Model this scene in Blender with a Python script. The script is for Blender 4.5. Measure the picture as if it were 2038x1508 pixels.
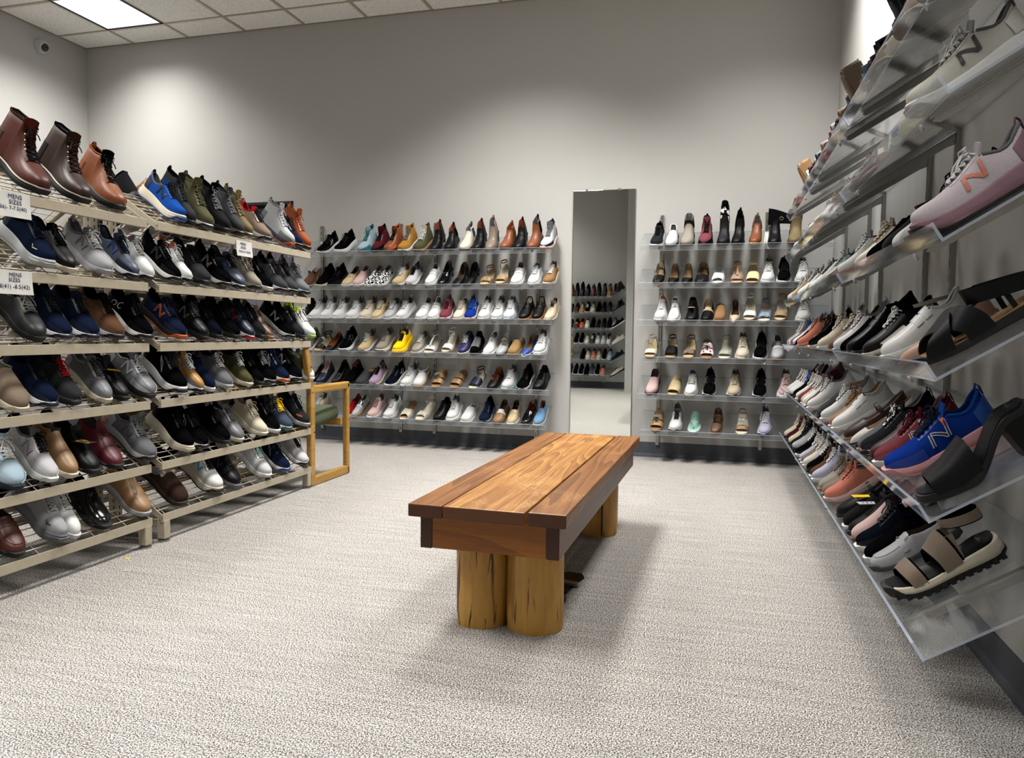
import bpy, math, random
from math import sin, cos, pi, radians, tan, sqrt, atan2
from mathutils import Matrix, Vector
random.seed(7)
for o in list(bpy.data.objects): bpy.data.objects.remove(o)
SC = bpy.context.scene
COL = SC.collection
# ------------------------------------------------------------------ camera, light, exposure
CAM_H = 0.972
cam = bpy.data.objects.new('camera', bpy.data.cameras.new('camera')); COL.objects.link(cam)
cam.data.sensor_width = 36.0
cam.data.lens = 1480.0/2038*36
cam.data.clip_start = 0.05
cam.matrix_world = Matrix(((0.96358191, -0.02759406, 0.26598586, 0), (0.26715829, 0.05590173, -0.96202986, 0),
                           (0.01167724, 0.99805489, 0.06123788, CAM_H), (0, 0, 0, 1)))
SC.camera = cam
w = bpy.data.worlds.new('world'); SC.world = w; w.use_nodes = True
w.node_tree.nodes['Background'].inputs[0].default_value = (0.9, 0.93, 1, 1)
w.node_tree.nodes['Background'].inputs[1].default_value = 0.02
SC.view_settings.view_transform = 'Standard'; SC.view_settings.look = 'None'
SC.view_settings.gamma = 1.0; SC.view_settings.use_curve_mapping = False
SC.view_settings.exposure = 0.0
SC.cycles.max_bounces = 7; SC.cycles.diffuse_bounces = 3; SC.cycles.glossy_bounces = 3
SC.cycles.transmission_bounces = 4; SC.cycles.transparent_max_bounces = 40
SC.cycles.sample_clamp_indirect = 6.0; SC.cycles.caustics_reflective = False; SC.cycles.caustics_refractive = False
# fluorescent troffers of the room: (x, y, power, spread in degrees); each hangs in the two by four foot opening of its panel
TROFFERS = [(-5.09, 5.04, 66, 128), (-1.48, 4.44, 135, 116), (0.33, 4.44, 88, 120), (-3.29, 2.0, 80, 118),
            (-1.48, 1.4, 62, 106), (0.33, 0.8, 36, 106), (-5.09, 1.4, 60, 128), (-3.29, -0.4, 42, 120)]
CEIL = 3.66
for i, (x, y, p, sp) in enumerate(TROFFERS):
    l = bpy.data.lights.new('troffer_light', 'AREA'); l.shape = 'RECTANGLE'; l.size = 0.56; l.size_y = 1.16
    l.energy = p*.80; l.spread = radians(sp); l.color = (1.0, 0.985, 0.955)
    o = bpy.data.objects.new('troffer_light', l); COL.objects.link(o); o.location = (x, y, CEIL-0.02)

# ------------------------------------------------------------------ colours and materials
HEX = dict(black='0c0c0e', dnavy='12151f', navy='1a2238', charcoal='2c2d31', dgrey='45464a', grey='76777b', lgrey='b4b5b8',
  silver='b9bbbd', palegrey='dcdadd', white='eeeeec', ivory='e8e4da', cream='e3d9c3', beige='d3c3a9', sand='d5bd92', tan='a17c55',
  camel='ae8b5c', mustard='b9853c', brown='6b4c38', rbrown='55271d', dbrown='36241b', cognac='8c5030', rust='9c5030', taupe='8b7a6a',
  greige='a39a8b', khaki='857450', olive='575539', dgreen='20302b', green='3f7a50', burgundy='5d1822', maroon='4a1d24', rosewood='8b4650',
  rose='c98f8d', pink='e0a0a4', palepink='e6c5c0', blush='cfa28c', mauve='8d6c76', palemauve='d9ccd2', lilac='b9a0b9', lavender='c8c6dc', coral='dd8a74',
  red='b3202c', orange='e2672a', yellow='f2c218', gold='cfc08e', bronze='a77d66', ice='b5cbd8', sky='7ea9cf', turq='41b0c4', teal='2f7f8c',
  mint='a9d6c6', blue='2352a8', royal='1b3c98', indigo='2e3060', denim='6d8aac', slate='4a5568', sage='a5ad98', lime='bdd63f', gum='a8703a',
  rope='b39870', steel='c2c0ba', rackpaint='c9bda6', wood='b9822f', paper='f0eee8')
def lin(h):
    r = [int(h[i:i+2], 16)/255 for i in (0, 2, 4)]
    return [c/12.92 if c <= .04045 else ((c+.055)/1.055)**2.4 for c in r]
MATS = {}
RAW = ('gold', 'yellow')
def node_mat(name):
    m = bpy.data.materials.new(name); m.use_nodes = True
    nt = m.node_tree; b = nt.nodes['Principled BSDF']
    return m, nt, b
def N(nt, typ, **kw):
    n = nt.nodes.new(typ)
    for k, v in kw.items():
        if k.startswith('i_'): n.inputs[k[2:].replace('_', ' ')].default_value = v
        else: setattr(n, k, v)
    return n
KIND = dict(knit=(.9, 420, .5, .0), leather=(.42, 120, .12, .28), patent=(.12, 60, .03, .6), suede=(.95, 300, .35, .15), rubber=(.6, 90, .1, .3),
            foam=(.75, 200, .15, .25), metal=(.3, 50, .02, .5), paint=(.42, 40, .03, .4), lace=(.9, 700, .6, .1), plain=(.6, 30, .02, .3), cork=(.8, 160, .5, .2))
def M(color, kind='plain'):
    k = (color, kind)
    if k in MATS: return MATS[k]
    m, nt, b = node_mat('%s_%s' % (color, kind)); L = nt.links
    ro, sc, bs, spec = KIND[kind]
    tc = N(nt, 'ShaderNodeTexCoord')
    nz = N(nt, 'ShaderNodeTexNoise', i_Scale=float(sc), i_Detail=2.0)
    L.new(tc.outputs['Object'], nz.inputs['Vector'])
    if color in ('leopard', 'cow', 'multi'):
        c1, c2 = {'leopard': ('black', 'white'), 'cow': ('black', 'white'), 'multi': ('navy', 'pink')}[color]
        vo = N(nt, 'ShaderNodeTexNoise', i_Scale={'leopard': 90.0, 'cow': 30.0, 'multi': 60.0}[color], i_Detail=1.0)
        L.new(tc.outputs['Object'], vo.inputs['Vector'])
        cr = N(nt, 'ShaderNodeValToRGB'); cr.color_ramp.interpolation = 'CONSTANT'
        cr.color_ramp.elements[0].color = (*lin(HEX[c1]), 1); cr.color_ramp.elements[1].position = .52
        cr.color_ramp.elements[1].color = (*lin(HEX[c2]), 1)
        if color == 'multi':
            e = cr.color_ramp.elements.new(.42); e.color = (*lin(HEX['white']), 1)
        L.new(vo.outputs['Fac'], cr.inputs['Fac']); L.new(cr.outputs['Color'], b.inputs['Base Color'])
    else:
        c = [x*(.62 if color not in RAW else 1) for x in lin(HEX[color])]; d = [x*(.72 if kind in ('knit', 'suede', 'cork') else .86) for x in c]
        mx = N(nt, 'ShaderNodeMix', data_type='RGBA'); mx.inputs['A'].default_value = (*d, 1); mx.inputs['B'].default_value = (*[min(1, x*1.08) for x in c], 1)
        L.new(nz.outputs['Fac'], mx.inputs['Factor']); L.new(mx.outputs['Result'], b.inputs['Base Color'])
    if kind != 'plain':
        bp = N(nt, 'ShaderNodeBump', i_Strength=bs, i_Distance=.002); L.new(nz.outputs['Fac'], bp.inputs['Height']); L.new(bp.outputs['Normal'], b.inputs['Normal'])
    b.inputs['Roughness'].default_value = ro; b.inputs['Specular IOR Level'].default_value = spec*(.55 if kind == 'leather' and color in ('black', 'dnavy', 'charcoal') else 1)
    if kind == 'metal': b.inputs['Metallic'].default_value = .85
    MATS[k] = m
    return m

# ------------------------------------------------------------------ object helpers
def link(o, parent=None):
    COL.objects.link(o)
    if parent is not None: o.parent = parent
    return o
def tag(o, label, cat, group=None):
    o['label'] = label; o['category'] = cat
    if group: o['group'] = group
    return o
def thing(name, label, cat, loc=(0, 0, 0), rz=0.0, group=None):
    o = link(bpy.data.objects.new(name, None)); o.empty_display_size = .05
    o.location = loc; o.rotation_euler = (0, 0, rz)
    return tag(o, label, cat, group)
class MB:
    def __init__(s): s.v = []; s.f = []
    def add(s, vs, fs):
        n = len(s.v); s.v += [tuple(p) for p in vs]; s.f += [tuple(i+n for i in f) for f in fs]; return s
    def box(s, a, b, mat=None):
        x0, y0, z0 = a; x1, y1, z1 = b
        vs = [(x0,y0,z0),(x1,y0,z0),(x1,y1,z0),(x0,y1,z0),(x0,y0,z1),(x1,y0,z1),(x1,y1,z1),(x0,y1,z1)]
        if mat is not None: vs = [tuple(mat @ Vector(p)) for p in vs]
        return s.add(vs, [(3,2,1,0),(4,5,6,7),(0,1,5,4),(1,2,6,5),(2,3,7,6),(3,0,4,7)])
    def tube(s, pts, r, n=5, closed=False, flat=1.0):
        P = [Vector(p) for p in pts]; k = len(P); vs = []; up = Vector((0, 0, 1))
        for i, p in enumerate(P):
            a = P[(i-1) % k] if (closed or i > 0) else p; c = P[(i+1) % k] if (closed or i < k-1) else p
            t = (c-a).normalized() if (c-a).length > 1e-9 else Vector((1, 0, 0))
            u = t.cross(up); u = u.normalized() if u.length > 1e-3 else Vector((0, 1, 0)); q = u.cross(t).normalized()
            ri = r[i] if isinstance(r, (list, tuple)) else r
            vs += [p + u*(ri*cos(2*pi*j/n)) + q*(ri*flat*sin(2*pi*j/n)) for j in range(n)]
        fs = [(i*n+j, i*n+(j+1) % n, ((i+1) % k)*n+(j+1) % n, ((i+1) % k)*n+j) for i in range(k if closed else k-1) for j in range(n)]
        if not closed: fs += [tuple(range(n-1, -1, -1)), tuple((k-1)*n+j for j in range(n))]
        return s.add(vs, fs)
    def cyl(s, c, r, h, n=20, ax='z', r2=None):
        r2 = r if r2 is None else r2; vs = []
        for (rr, d) in ((r, 0), (r2, h)):
            for j in range(n):
                a = 2*pi*j/n; p = (rr*cos(a), rr*sin(a), d)
                if ax == 'x': p = (d, p[0], p[1])
                if ax == 'y': p = (p[1], d, p[0])
                vs.append((c[0]+p[0], c[1]+p[1], c[2]+p[2]))
        fs = [(j, (j+1) % n, n+(j+1) % n, n+j) for j in range(n)] + [tuple(range(n-1, -1, -1)), tuple(range(n, 2*n))]
        return s.add(vs, fs)
    def slab(s, rows, th):      # grid of points (rows) given thickness th along -normal
        R = len(rows); C = len(rows[0]); P = [[Vector(p) for p in r] for r in rows]; nr = []
        for i in range(R):
            for j in range(C):
                a = P[min(i+1, R-1)][j]-P[max(i-1, 0)][j]; b = P[i][min(j+1, C-1)]-P[i][max(j-1, 0)]
                n = a.cross(b); nr.append(n.normalized() if n.length > 1e-12 else Vector((0, 0, 1)))
        top = [p for r in P for p in r]; bot = [p - nr[i]*th for i, p in enumerate(top)]; m = R*C; fs = []
        for i in range(R-1):
            for j in range(C-1):
                q = (i*C+j, (i+1)*C+j, (i+1)*C+j+1, i*C+j+1); fs.append(q); fs.append(tuple(m+x for x in reversed(q)))
        rim = [j for j in range(C)] + [i*C+C-1 for i in range(1, R)] + [(R-1)*C+j for j in range(C-2, -1, -1)] + [i*C for i in range(R-2, 0, -1)]
        for a, b in zip(rim, rim[1:]+rim[:1]): fs.append((a, b, m+b, m+a))
        return s.add(top+bot, fs)
    def mesh(s, name, smooth=False, bevel=0):
        me = bpy.data.meshes.new(name); me.from_pydata(s.v, [], s.f); me.validate()
        if smooth: me.polygons.foreach_set('use_smooth', [True]*len(me.polygons)); me.set_sharp_from_angle(angle=radians(58))
        me.materials.append(None); me.update()
        return me
def put(name, me, mat, parent=None, mtx=None, bevel=0, kind=None, label=None):
    if isinstance(me, MB): me = me.mesh(name)
    o = link(bpy.data.objects.new(name, me), parent)
    o.material_slots[0].link = 'OBJECT'; o.material_slots[0].material = mat
    if mtx is not None: o.matrix_basis = mtx
    if bevel:
        b = o.modifiers.new('bevel', 'BEVEL'); b.width = bevel; b.segments = 2; b.limit_method = 'ANGLE'
    if kind: o['kind'] = kind
    if label: o['label'] = label
    return o
def text(name, body, size, mat, parent, mtx, ext=.0004, align='CENTER', space=1.0, shear=0.0):
    c = bpy.data.curves.new(name, 'FONT'); c.body = body; c.size = size; c.extrude = ext; c.align_x = align; c.align_y = 'CENTER'
    c.space_line = space; c.shear = shear; c.resolution_u = 2
    c.materials.append(mat)
    tmp = link(bpy.data.objects.new('tmp', c)); me = bpy.data.meshes.new_from_object(tmp.evaluated_get(bpy.context.evaluated_depsgraph_get()))
    bpy.data.objects.remove(tmp); me.name = name
    if not me.materials: me.materials.append(mat)
    o = link(bpy.data.objects.new(name, me), parent); o.matrix_basis = mtx
    return o
def struct(name, mb, mat, parent=None, **k):
    return put(name, mb, mat, parent, kind='structure', **k)
# ------------------------------------------------------------------ surface materials of the room
def wall_mat():
    m, nt, b = node_mat('wall_paint'); L = nt.links
    tc = N(nt, 'ShaderNodeTexCoord'); nz = N(nt, 'ShaderNodeTexNoise', i_Scale=1.5, i_Detail=3.0); n2 = N(nt, 'ShaderNodeTexNoise', i_Scale=260.0, i_Detail=2.0)
    L.new(tc.outputs['Object'], nz.inputs['Vector']); L.new(tc.outputs['Object'], n2.inputs['Vector'])
    mx = N(nt, 'ShaderNodeMix', data_type='RGBA'); mx.inputs['A'].default_value = (.40, .39, .37, 1); mx.inputs['B'].default_value = (.43, .42, .398, 1)
    L.new(nz.outputs['Fac'], mx.inputs['Factor']); L.new(mx.outputs['Result'], b.inputs['Base Color'])
    bp = N(nt, 'ShaderNodeBump', i_Strength=.12, i_Distance=.001); L.new(n2.outputs['Fac'], bp.inputs['Height']); L.new(bp.outputs['Normal'], b.inputs['Normal'])
    b.inputs['Roughness'].default_value = .75; b.inputs['Specular IOR Level'].default_value = .25
    return m
def carpet_mat():
    m, nt, b = node_mat('carpet'); L = nt.links
    tc = N(nt, 'ShaderNodeTexCoord')
    n1 = N(nt, 'ShaderNodeTexNoise', i_Scale=240.0, i_Detail=3.0, i_Roughness=.75); L.new(tc.outputs['Object'], n1.inputs['Vector'])
    mp = N(nt, 'ShaderNodeMapping'); mp.inputs['Scale'].default_value = (3.0, 48, 1); L.new(tc.outputs['Object'], mp.inputs['Vector'])
    n2 = N(nt, 'ShaderNodeTexNoise', i_Scale=1.0, i_Detail=4.0, i_Roughness=.65); L.new(mp.outputs['Vector'], n2.inputs['Vector'])
    n3 = N(nt, 'ShaderNodeTexNoise', i_Scale=.9, i_Detail=2.0); L.new(tc.outputs['Object'], n3.inputs['Vector'])
    cr = N(nt, 'ShaderNodeValToRGB'); e = cr.color_ramp.elements
    e[0].position = .40; e[0].color = (.03, .028, .03, 1); e[1].position = .585; e[1].color = (.70, .66, .61, 1)
    x = e.new(.465); x.color = (.115, .106, .10, 1); x = e.new(.52); x.color = (.32, .298, .272, 1)
    a = N(nt, 'ShaderNodeMath', operation='MULTIPLY_ADD'); a.inputs[1].default_value = .085; a.inputs[2].default_value = -.045
    L.new(n2.outputs['Fac'], a.inputs[0])
    s = N(nt, 'ShaderNodeMath', operation='ADD'); L.new(n1.outputs['Fac'], s.inputs[0]); L.new(a.outputs[0], s.inputs[1])
    L.new(s.outputs[0], cr.inputs['Fac']); L.new(cr.outputs['Color'], b.inputs['Base Color'])
    bp = N(nt, 'ShaderNodeBump', i_Strength=.8, i_Distance=.004); L.new(n1.outputs['Fac'], bp.inputs['Height']); L.new(bp.outputs['Normal'], b.inputs['Normal'])
    b.inputs['Roughness'].default_value = 1.0; b.inputs['Specular IOR Level'].default_value = .1
    return m
def tile_mat():
    m, nt, b = node_mat('ceiling_tile'); L = nt.links
    tc = N(nt, 'ShaderNodeTexCoord'); oi = N(nt, 'ShaderNodeObjectInfo')
    va = N(nt, 'ShaderNodeVectorMath', operation='ADD'); L.new(tc.outputs['Object'], va.inputs[0]); L.new(oi.outputs['Location'], va.inputs[1])
    n1 = N(nt, 'ShaderNodeTexNoise', i_Scale=75.0, i_Detail=4.0, i_Distortion=1.2); L.new(va.outputs[0], n1.inputs['Vector'])
    cr = N(nt, 'ShaderNodeValToRGB'); cr.color_ramp.elements[0].position = .36; cr.color_ramp.elements[0].color = (.70, .68, .65, 1)
    cr.color_ramp.elements[1].position = .5; cr.color_ramp.elements[1].color = (.90, .885, .85, 1)
    L.new(n1.outputs['Fac'], cr.inputs['Fac']); L.new(cr.outputs['Color'], b.inputs['Base Color'])
    bp = N(nt, 'ShaderNodeBump', i_Strength=.7, i_Distance=.004); L.new(cr.outputs['Color'], bp.inputs['Height']); L.new(bp.outputs['Normal'], b.inputs['Normal'])
    b.inputs['Roughness'].default_value = .95
    return m
def acrylic_mat(edge=False):
    m = bpy.data.materials.new('acrylic_edge' if edge else 'acrylic'); m.use_nodes = True; nt = m.node_tree; L = nt.links
    nt.nodes.remove(nt.nodes['Principled BSDF']); out = nt.nodes['Material Output']
    tr = N(nt, 'ShaderNodeBsdfTransparent'); tr.inputs[0].default_value = (.93, .942, .948, 1)
    gl = N(nt, 'ShaderNodeBsdfGlossy'); gl.inputs['Roughness'].default_value = .06; gl.inputs['Color'].default_value = (1, 1, 1, 1)
    ge = N(nt, 'ShaderNodeNewGeometry'); dt = N(nt, 'ShaderNodeVectorMath', operation='DOT_PRODUCT'); L.new(ge.outputs['Normal'], dt.inputs[0]); L.new(ge.outputs['Incoming'], dt.inputs[1])
    ab = N(nt, 'ShaderNodeMath', operation='ABSOLUTE'); L.new(dt.outputs['Value'], ab.inputs[0])
    sb = N(nt, 'ShaderNodeMath', operation='SUBTRACT'); sb.inputs[0].default_value = 1.0; L.new(ab.outputs[0], sb.inputs[1])
    pw = N(nt, 'ShaderNodeMath', operation='POWER'); pw.inputs[1].default_value = 5.0; L.new(sb.outputs[0], pw.inputs[0])
    fr = N(nt, 'ShaderNodeMath', operation='MULTIPLY_ADD'); fr.inputs[1].default_value = .9; fr.inputs[2].default_value = .045; L.new(pw.outputs[0], fr.inputs[0]); mx = N(nt, 'ShaderNodeMixShader')
    tc = N(nt, 'ShaderNodeTexCoord'); nz = N(nt, 'ShaderNodeTexNoise', i_Scale=3.0, i_Detail=3.0); L.new(tc.outputs['Object'], nz.inputs['Vector'])
    if edge:
        df = N(nt, 'ShaderNodeBsdfTranslucent'); df.inputs['Color'].default_value = (.62, .70, .84, 1)
        d2 = N(nt, 'ShaderNodeBsdfDiffuse'); d2.inputs['Color'].default_value = (.55, .62, .75, 1)
        m0 = N(nt, 'ShaderNodeMixShader'); m0.inputs[0].default_value = .5; L.new(df.outputs[0], m0.inputs[1]); L.new(d2.outputs[0], m0.inputs[2])
        m1 = N(nt, 'ShaderNodeMixShader'); m1.inputs[0].default_value = .5; L.new(tr.outputs[0], m1.inputs[1]); L.new(m0.outputs[0], m1.inputs[2]); src = m1
    else:
        df = N(nt, 'ShaderNodeBsdfDiffuse'); df.inputs['Color'].default_value = (.8, .82, .84, 1)     # fine dust and scuffs
        mr = N(nt, 'ShaderNodeMath', operation='MULTIPLY'); mr.inputs[1].default_value = .045; L.new(nz.outputs['Fac'], mr.inputs[0])
        m1 = N(nt, 'ShaderNodeMixShader'); L.new(mr.outputs[0], m1.inputs[0]); L.new(tr.outputs[0], m1.inputs[1]); L.new(df.outputs[0], m1.inputs[2]); src = m1
    L.new(fr.outputs[0], mx.inputs[0]); L.new(src.outputs[0], mx.inputs[1]); L.new(gl.outputs[0], mx.inputs[2]); L.new(mx.outputs[0], out.inputs['Surface'])
    return m
def wood_mat(name, c1, c2, c3, scale=(1, 14, 14), ring=6.0, rough=.35, log=False, wear=None, end=None):
    m, nt, b = node_mat(name); L = nt.links
    tc = N(nt, 'ShaderNodeTexCoord'); oi = N(nt, 'ShaderNodeObjectInfo')
    mp = N(nt, 'ShaderNodeMapping'); mp.inputs['Scale'].default_value = scale; L.new(tc.outputs['Object'], mp.inputs['Vector'])
    ro = N(nt, 'ShaderNodeVectorMath', operation='SCALE'); ro.inputs['Scale'].default_value = 9.0
    cx = N(nt, 'ShaderNodeCombineXYZ'); L.new(oi.outputs['Random'], cx.inputs[0]); L.new(oi.outputs['Random'], cx.inputs[2]); L.new(cx.outputs[0], ro.inputs[0])
    ad = N(nt, 'ShaderNodeVectorMath', operation='ADD'); L.new(mp.outputs[0], ad.inputs[0]); L.new(ro.outputs[0], ad.inputs[1])
    n1 = N(nt, 'ShaderNodeTexNoise', i_Scale=.55, i_Detail=1.5, i_Distortion=.5); L.new(ad.outputs[0], n1.inputs['Vector'])
    k = N(nt, 'ShaderNodeMath', operation='MULTIPLY'); k.inputs[1].default_value = ring; L.new(n1.outputs['Fac'], k.inputs[0])
    fr = N(nt, 'ShaderNodeMath', operation='FRACT'); L.new(k.outputs[0], fr.inputs[0])
    n2 = N(nt, 'ShaderNodeTexNoise', i_Scale=5.0, i_Detail=6.0, i_Roughness=.75); L.new(ad.outputs[0], n2.inputs['Vector'])
    mm = N(nt, 'ShaderNodeMath', operation='MULTIPLY_ADD'); mm.inputs[1].default_value = .26; L.new(fr.outputs[0], mm.inputs[0])
    q = N(nt, 'ShaderNodeMath', operation='MULTIPLY'); q.inputs[1].default_value = .74; L.new(n2.outputs['Fac'], q.inputs[0]); L.new(q.outputs[0], mm.inputs[2])
    cr = N(nt, 'ShaderNodeValToRGB'); e = cr.color_ramp.elements; e[0].position = .16; e[0].color = (*lin(c1), 1); e[1].position = .74; e[1].color = (*lin(c3), 1)
    x = e.new(.45); x.color = (*lin(c2), 1); L.new(mm.outputs[0], cr.inputs['Fac']); col = cr.outputs['Color']
    if log:      # dark checks and bark scars
        mp2 = N(nt, 'ShaderNodeMapping'); mp2.inputs['Scale'].default_value = (34, 34, 4.5); L.new(tc.outputs['Object'], mp2.inputs['Vector'])
        n4 = N(nt, 'ShaderNodeTexNoise', i_Scale=1.0, i_Detail=3.0, i_Distortion=.6); L.new(mp2.outputs[0], n4.inputs['Vector'])
        c4 = N(nt, 'ShaderNodeValToRGB'); c4.color_ramp.elements[0].position = .60; c4.color_ramp.elements[0].color = (0, 0, 0, 1); c4.color_ramp.elements[1].position = .66
        L.new(n4.outputs['Fac'], c4.inputs['Fac'])
        mx = N(nt, 'ShaderNodeMix', data_type='RGBA'); mx.inputs['B'].default_value = (*lin('4a2a14'), 1); L.new(c4.outputs['Color'], mx.inputs['Factor']); L.new(col, mx.inputs['A']); col = mx.outputs['Result']
    if wear:     # pale scratches and rubbed finish
        n5 = N(nt, 'ShaderNodeTexNoise', i_Scale=120.0, i_Detail=5.0, i_Roughness=.8); L.new(tc.outputs['Object'], n5.inputs['Vector'])
        n6 = N(nt, 'ShaderNodeTexNoise', i_Scale=4.0, i_Detail=2.0); L.new(tc.outputs['Object'], n6.inputs['Vector'])
        pr = N(nt, 'ShaderNodeMath', operation='MULTIPLY'); L.new(n5.outputs['Fac'], pr.inputs[0]); L.new(n6.outputs['Fac'], pr.inputs[1])
        c5 = N(nt, 'ShaderNodeValToRGB'); c5.color_ramp.elements[0].position = .31; c5.color_ramp.elements[0].color = (0, 0, 0, 1); c5.color_ramp.elements[1].position = .38; c5.color_ramp.elements[1].color = (.6, .6, .6, 1)
        L.new(pr.outputs[0], c5.inputs['Fac'])
        mx = N(nt, 'ShaderNodeMix', data_type='RGBA'); mx.inputs['B'].default_value = (*lin(wear), 1); L.new(c5.outputs['Color'], mx.inputs['Factor']); L.new(col, mx.inputs['A']); col = mx.outputs['Result']
    if end:
        sx = N(nt, 'ShaderNodeSeparateXYZ'); L.new(tc.outputs['Normal'], sx.inputs[0]); aa = N(nt, 'ShaderNodeMath', operation='ABSOLUTE'); L.new(sx.outputs[1], aa.inputs[0])
        gt = N(nt, 'ShaderNodeMath', operation='GREATER_THAN'); gt.inputs[1].default_value = .8; L.new(aa.outputs[0], gt.inputs[0])
        mx = N(nt, 'ShaderNodeMix', data_type='RGBA'); mx.inputs['B'].default_value = (*lin(end), 1); L.new(gt.outputs[0], mx.inputs['Factor']); L.new(col, mx.inputs['A']); col = mx.outputs['Result']
    L.new(col, b.inputs['Base Color'])
    bp = N(nt, 'ShaderNodeBump', i_Strength=.25, i_Distance=.002); L.new(mm.outputs[0], bp.inputs['Height']); L.new(bp.outputs['Normal'], b.inputs['Normal'])
    b.inputs['Roughness'].default_value = rough; b.inputs['Specular IOR Level'].default_value = .35
    return m
WALL = wall_mat(); CARPET = carpet_mat(); TILE = tile_mat(); ACR = acrylic_mat(); ACE = acrylic_mat(True)
# ------------------------------------------------------------------ room shell
X0, X1, Y0, Y1 = -5.96, .80, -1.45, 5.984
struct('floor', MB().box((X0-.1, Y0-.1, -.05), (X1+.1, Y1+.1, 0)), CARPET)
DX0, DX1, DZ = -4.75, -3.715, 2.13
wb = MB().box((X0-.1, Y1, 0), (DX0, Y1+.14, CEIL)).box((DX1, Y1, 0), (X1+.1, Y1+.14, CEIL)).box((DX0, Y1, DZ), (DX1, Y1+.14, CEIL)).box((X0-.1, Y1+.14, 0), (X1+.1, Y1+.2, CEIL))
struct('wall_back', wb, WALL)
struct('wall_left', MB().box((X0-.1, Y0-.1, 0), (X0, Y1, CEIL)), WALL)
struct('wall_right', MB().box((X1, Y0-.1, 0), (X1+.1, Y1, CEIL)), WALL)
struct('wall_front', MB().box((X0, Y0-.1, 0), (X1, Y0, CEIL)).box((-1.52, Y0, 0), (X1, -.72, CEIL)), WALL)
# ceiling: grid of two foot tiles, with openings for the light panels
GX = [-5.39+.6018*k for k in range(-1, 11)]; GY = [5.665-.61*k for k in range(0, 12)]
cl = struct('ceiling', MB().box((X0-.1, Y0-.1, CEIL+.05), (X1+.1, Y1+.2, CEIL+.12)), WALL)
def cuts(g, lo, hi): 
    g = sorted(g); return [lo]+[x for x in g if lo+.02 < x < hi-.02]+[hi]
xs = cuts(GX, X0, X1); ys = cuts(GY, Y0, Y1)
def is_light(cx, cy): return any(abs(cx-t[0]) < .3 and abs(cy-t[1]) < .6 for t in TROFFERS)
TR2 = []
for t in TROFFERS:        # snap each panel to the grid
    gx = min([(a+b)/2 for a, b in zip(xs, xs[1:])], key=lambda q: abs(q-t[0])); gy = min(ys, key=lambda q: abs(q-t[1])); TR2.append((gx, gy))
tile_me = {}
for xa, xb in zip(xs, xs[1:]):
    for ya, yb in zip(ys, ys[1:]):
        cx, cy = (xa+xb)/2, (ya+yb)/2
        if any(abs(cx-t[0]) < .1 and abs(cy-t[1]) < .5 for t in TR2): continue
        k = (round(xb-xa, 3), round(yb-ya, 3))
        if k not in tile_me:
            a, b = (xb-xa)/2-.011, (yb-ya)/2-.011
            tile_me[k] = MB().box((-a, -b, .006), (a, b, .02)).box((-a+.012, -b+.012, 0), (a-.012, b-.012, .006)).mesh('ceiling_tile')
        put('ceiling_tile', tile_me[k], TILE, cl, Matrix.Translation((cx, cy, CEIL+random.uniform(-.0015, .0015))))
gb = MB()
for x in xs: gb.box((x-.012, Y0, CEIL+.002), (x+.012, Y1, CEIL+.012))
for y in ys: gb.box((X0, y-.012, CEIL+.0025), (X1, y+.012, CEIL+.0125))
put('ceiling_grid', gb, M('beige', 'paint'), cl)
DIF, nt, b = node_mat('light_diffuser')
tc = N(nt, 'ShaderNodeTexCoord'); vo = N(nt, 'ShaderNodeTexNoise', i_Scale=7.0, i_Detail=1.0); nt.links.new(tc.outputs['Object'], vo.inputs['Vector'])
cr = N(nt, 'ShaderNodeValToRGB'); cr.color_ramp.elements[0].position = .3; cr.color_ramp.elements[0].color = (.55, .65, .85, 1); cr.color_ramp.elements[1].position = .45; cr.color_ramp.elements[1].color = (1, 1, 1, 1)
nt.links.new(vo.outputs['Fac'], cr.inputs['Fac']); nt.links.new(cr.outputs['Color'], b.inputs['Emission Color']); b.inputs['Emission Strength'].default_value = 1.3
for i, (gx, gy) in enumerate(TR2):
    SC.objects['troffer_light' + ('.%03d' % i if i else '')].location = (gx, gy, CEIL-.012)
    t = thing('ceiling_light', ['two by four light panel in the ceiling corner, by the camera dome', 'light panel in ceiling over the bench', 'light panel in ceiling close to the side wall shelves',
        'light panel in ceiling over the metal rack aisle', 'light panel in ceiling above the viewer', 'light panel in ceiling behind viewer by side wall', 'light panel in ceiling behind the metal rack',
        'light panel in ceiling far behind the viewer'][i], 'ceiling light', (gx, gy, CEIL), group='ceiling light panels')
    fr = MB()
    for a, b_ in (((-.3, -.605), (-.282, .605)), ((.282, -.605), (.3, .605)), ((-.3, -.605), (.3, -.587)), ((-.3, .587), (.3, .605))): fr.box((*a, -.002), (*b_, .03))
    put('frame', fr, M('navy', 'paint'), t)
    put('diffuser', MB().box((-.282, -.587, .004), (.282, .587, .008)), DIF, t)
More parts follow.
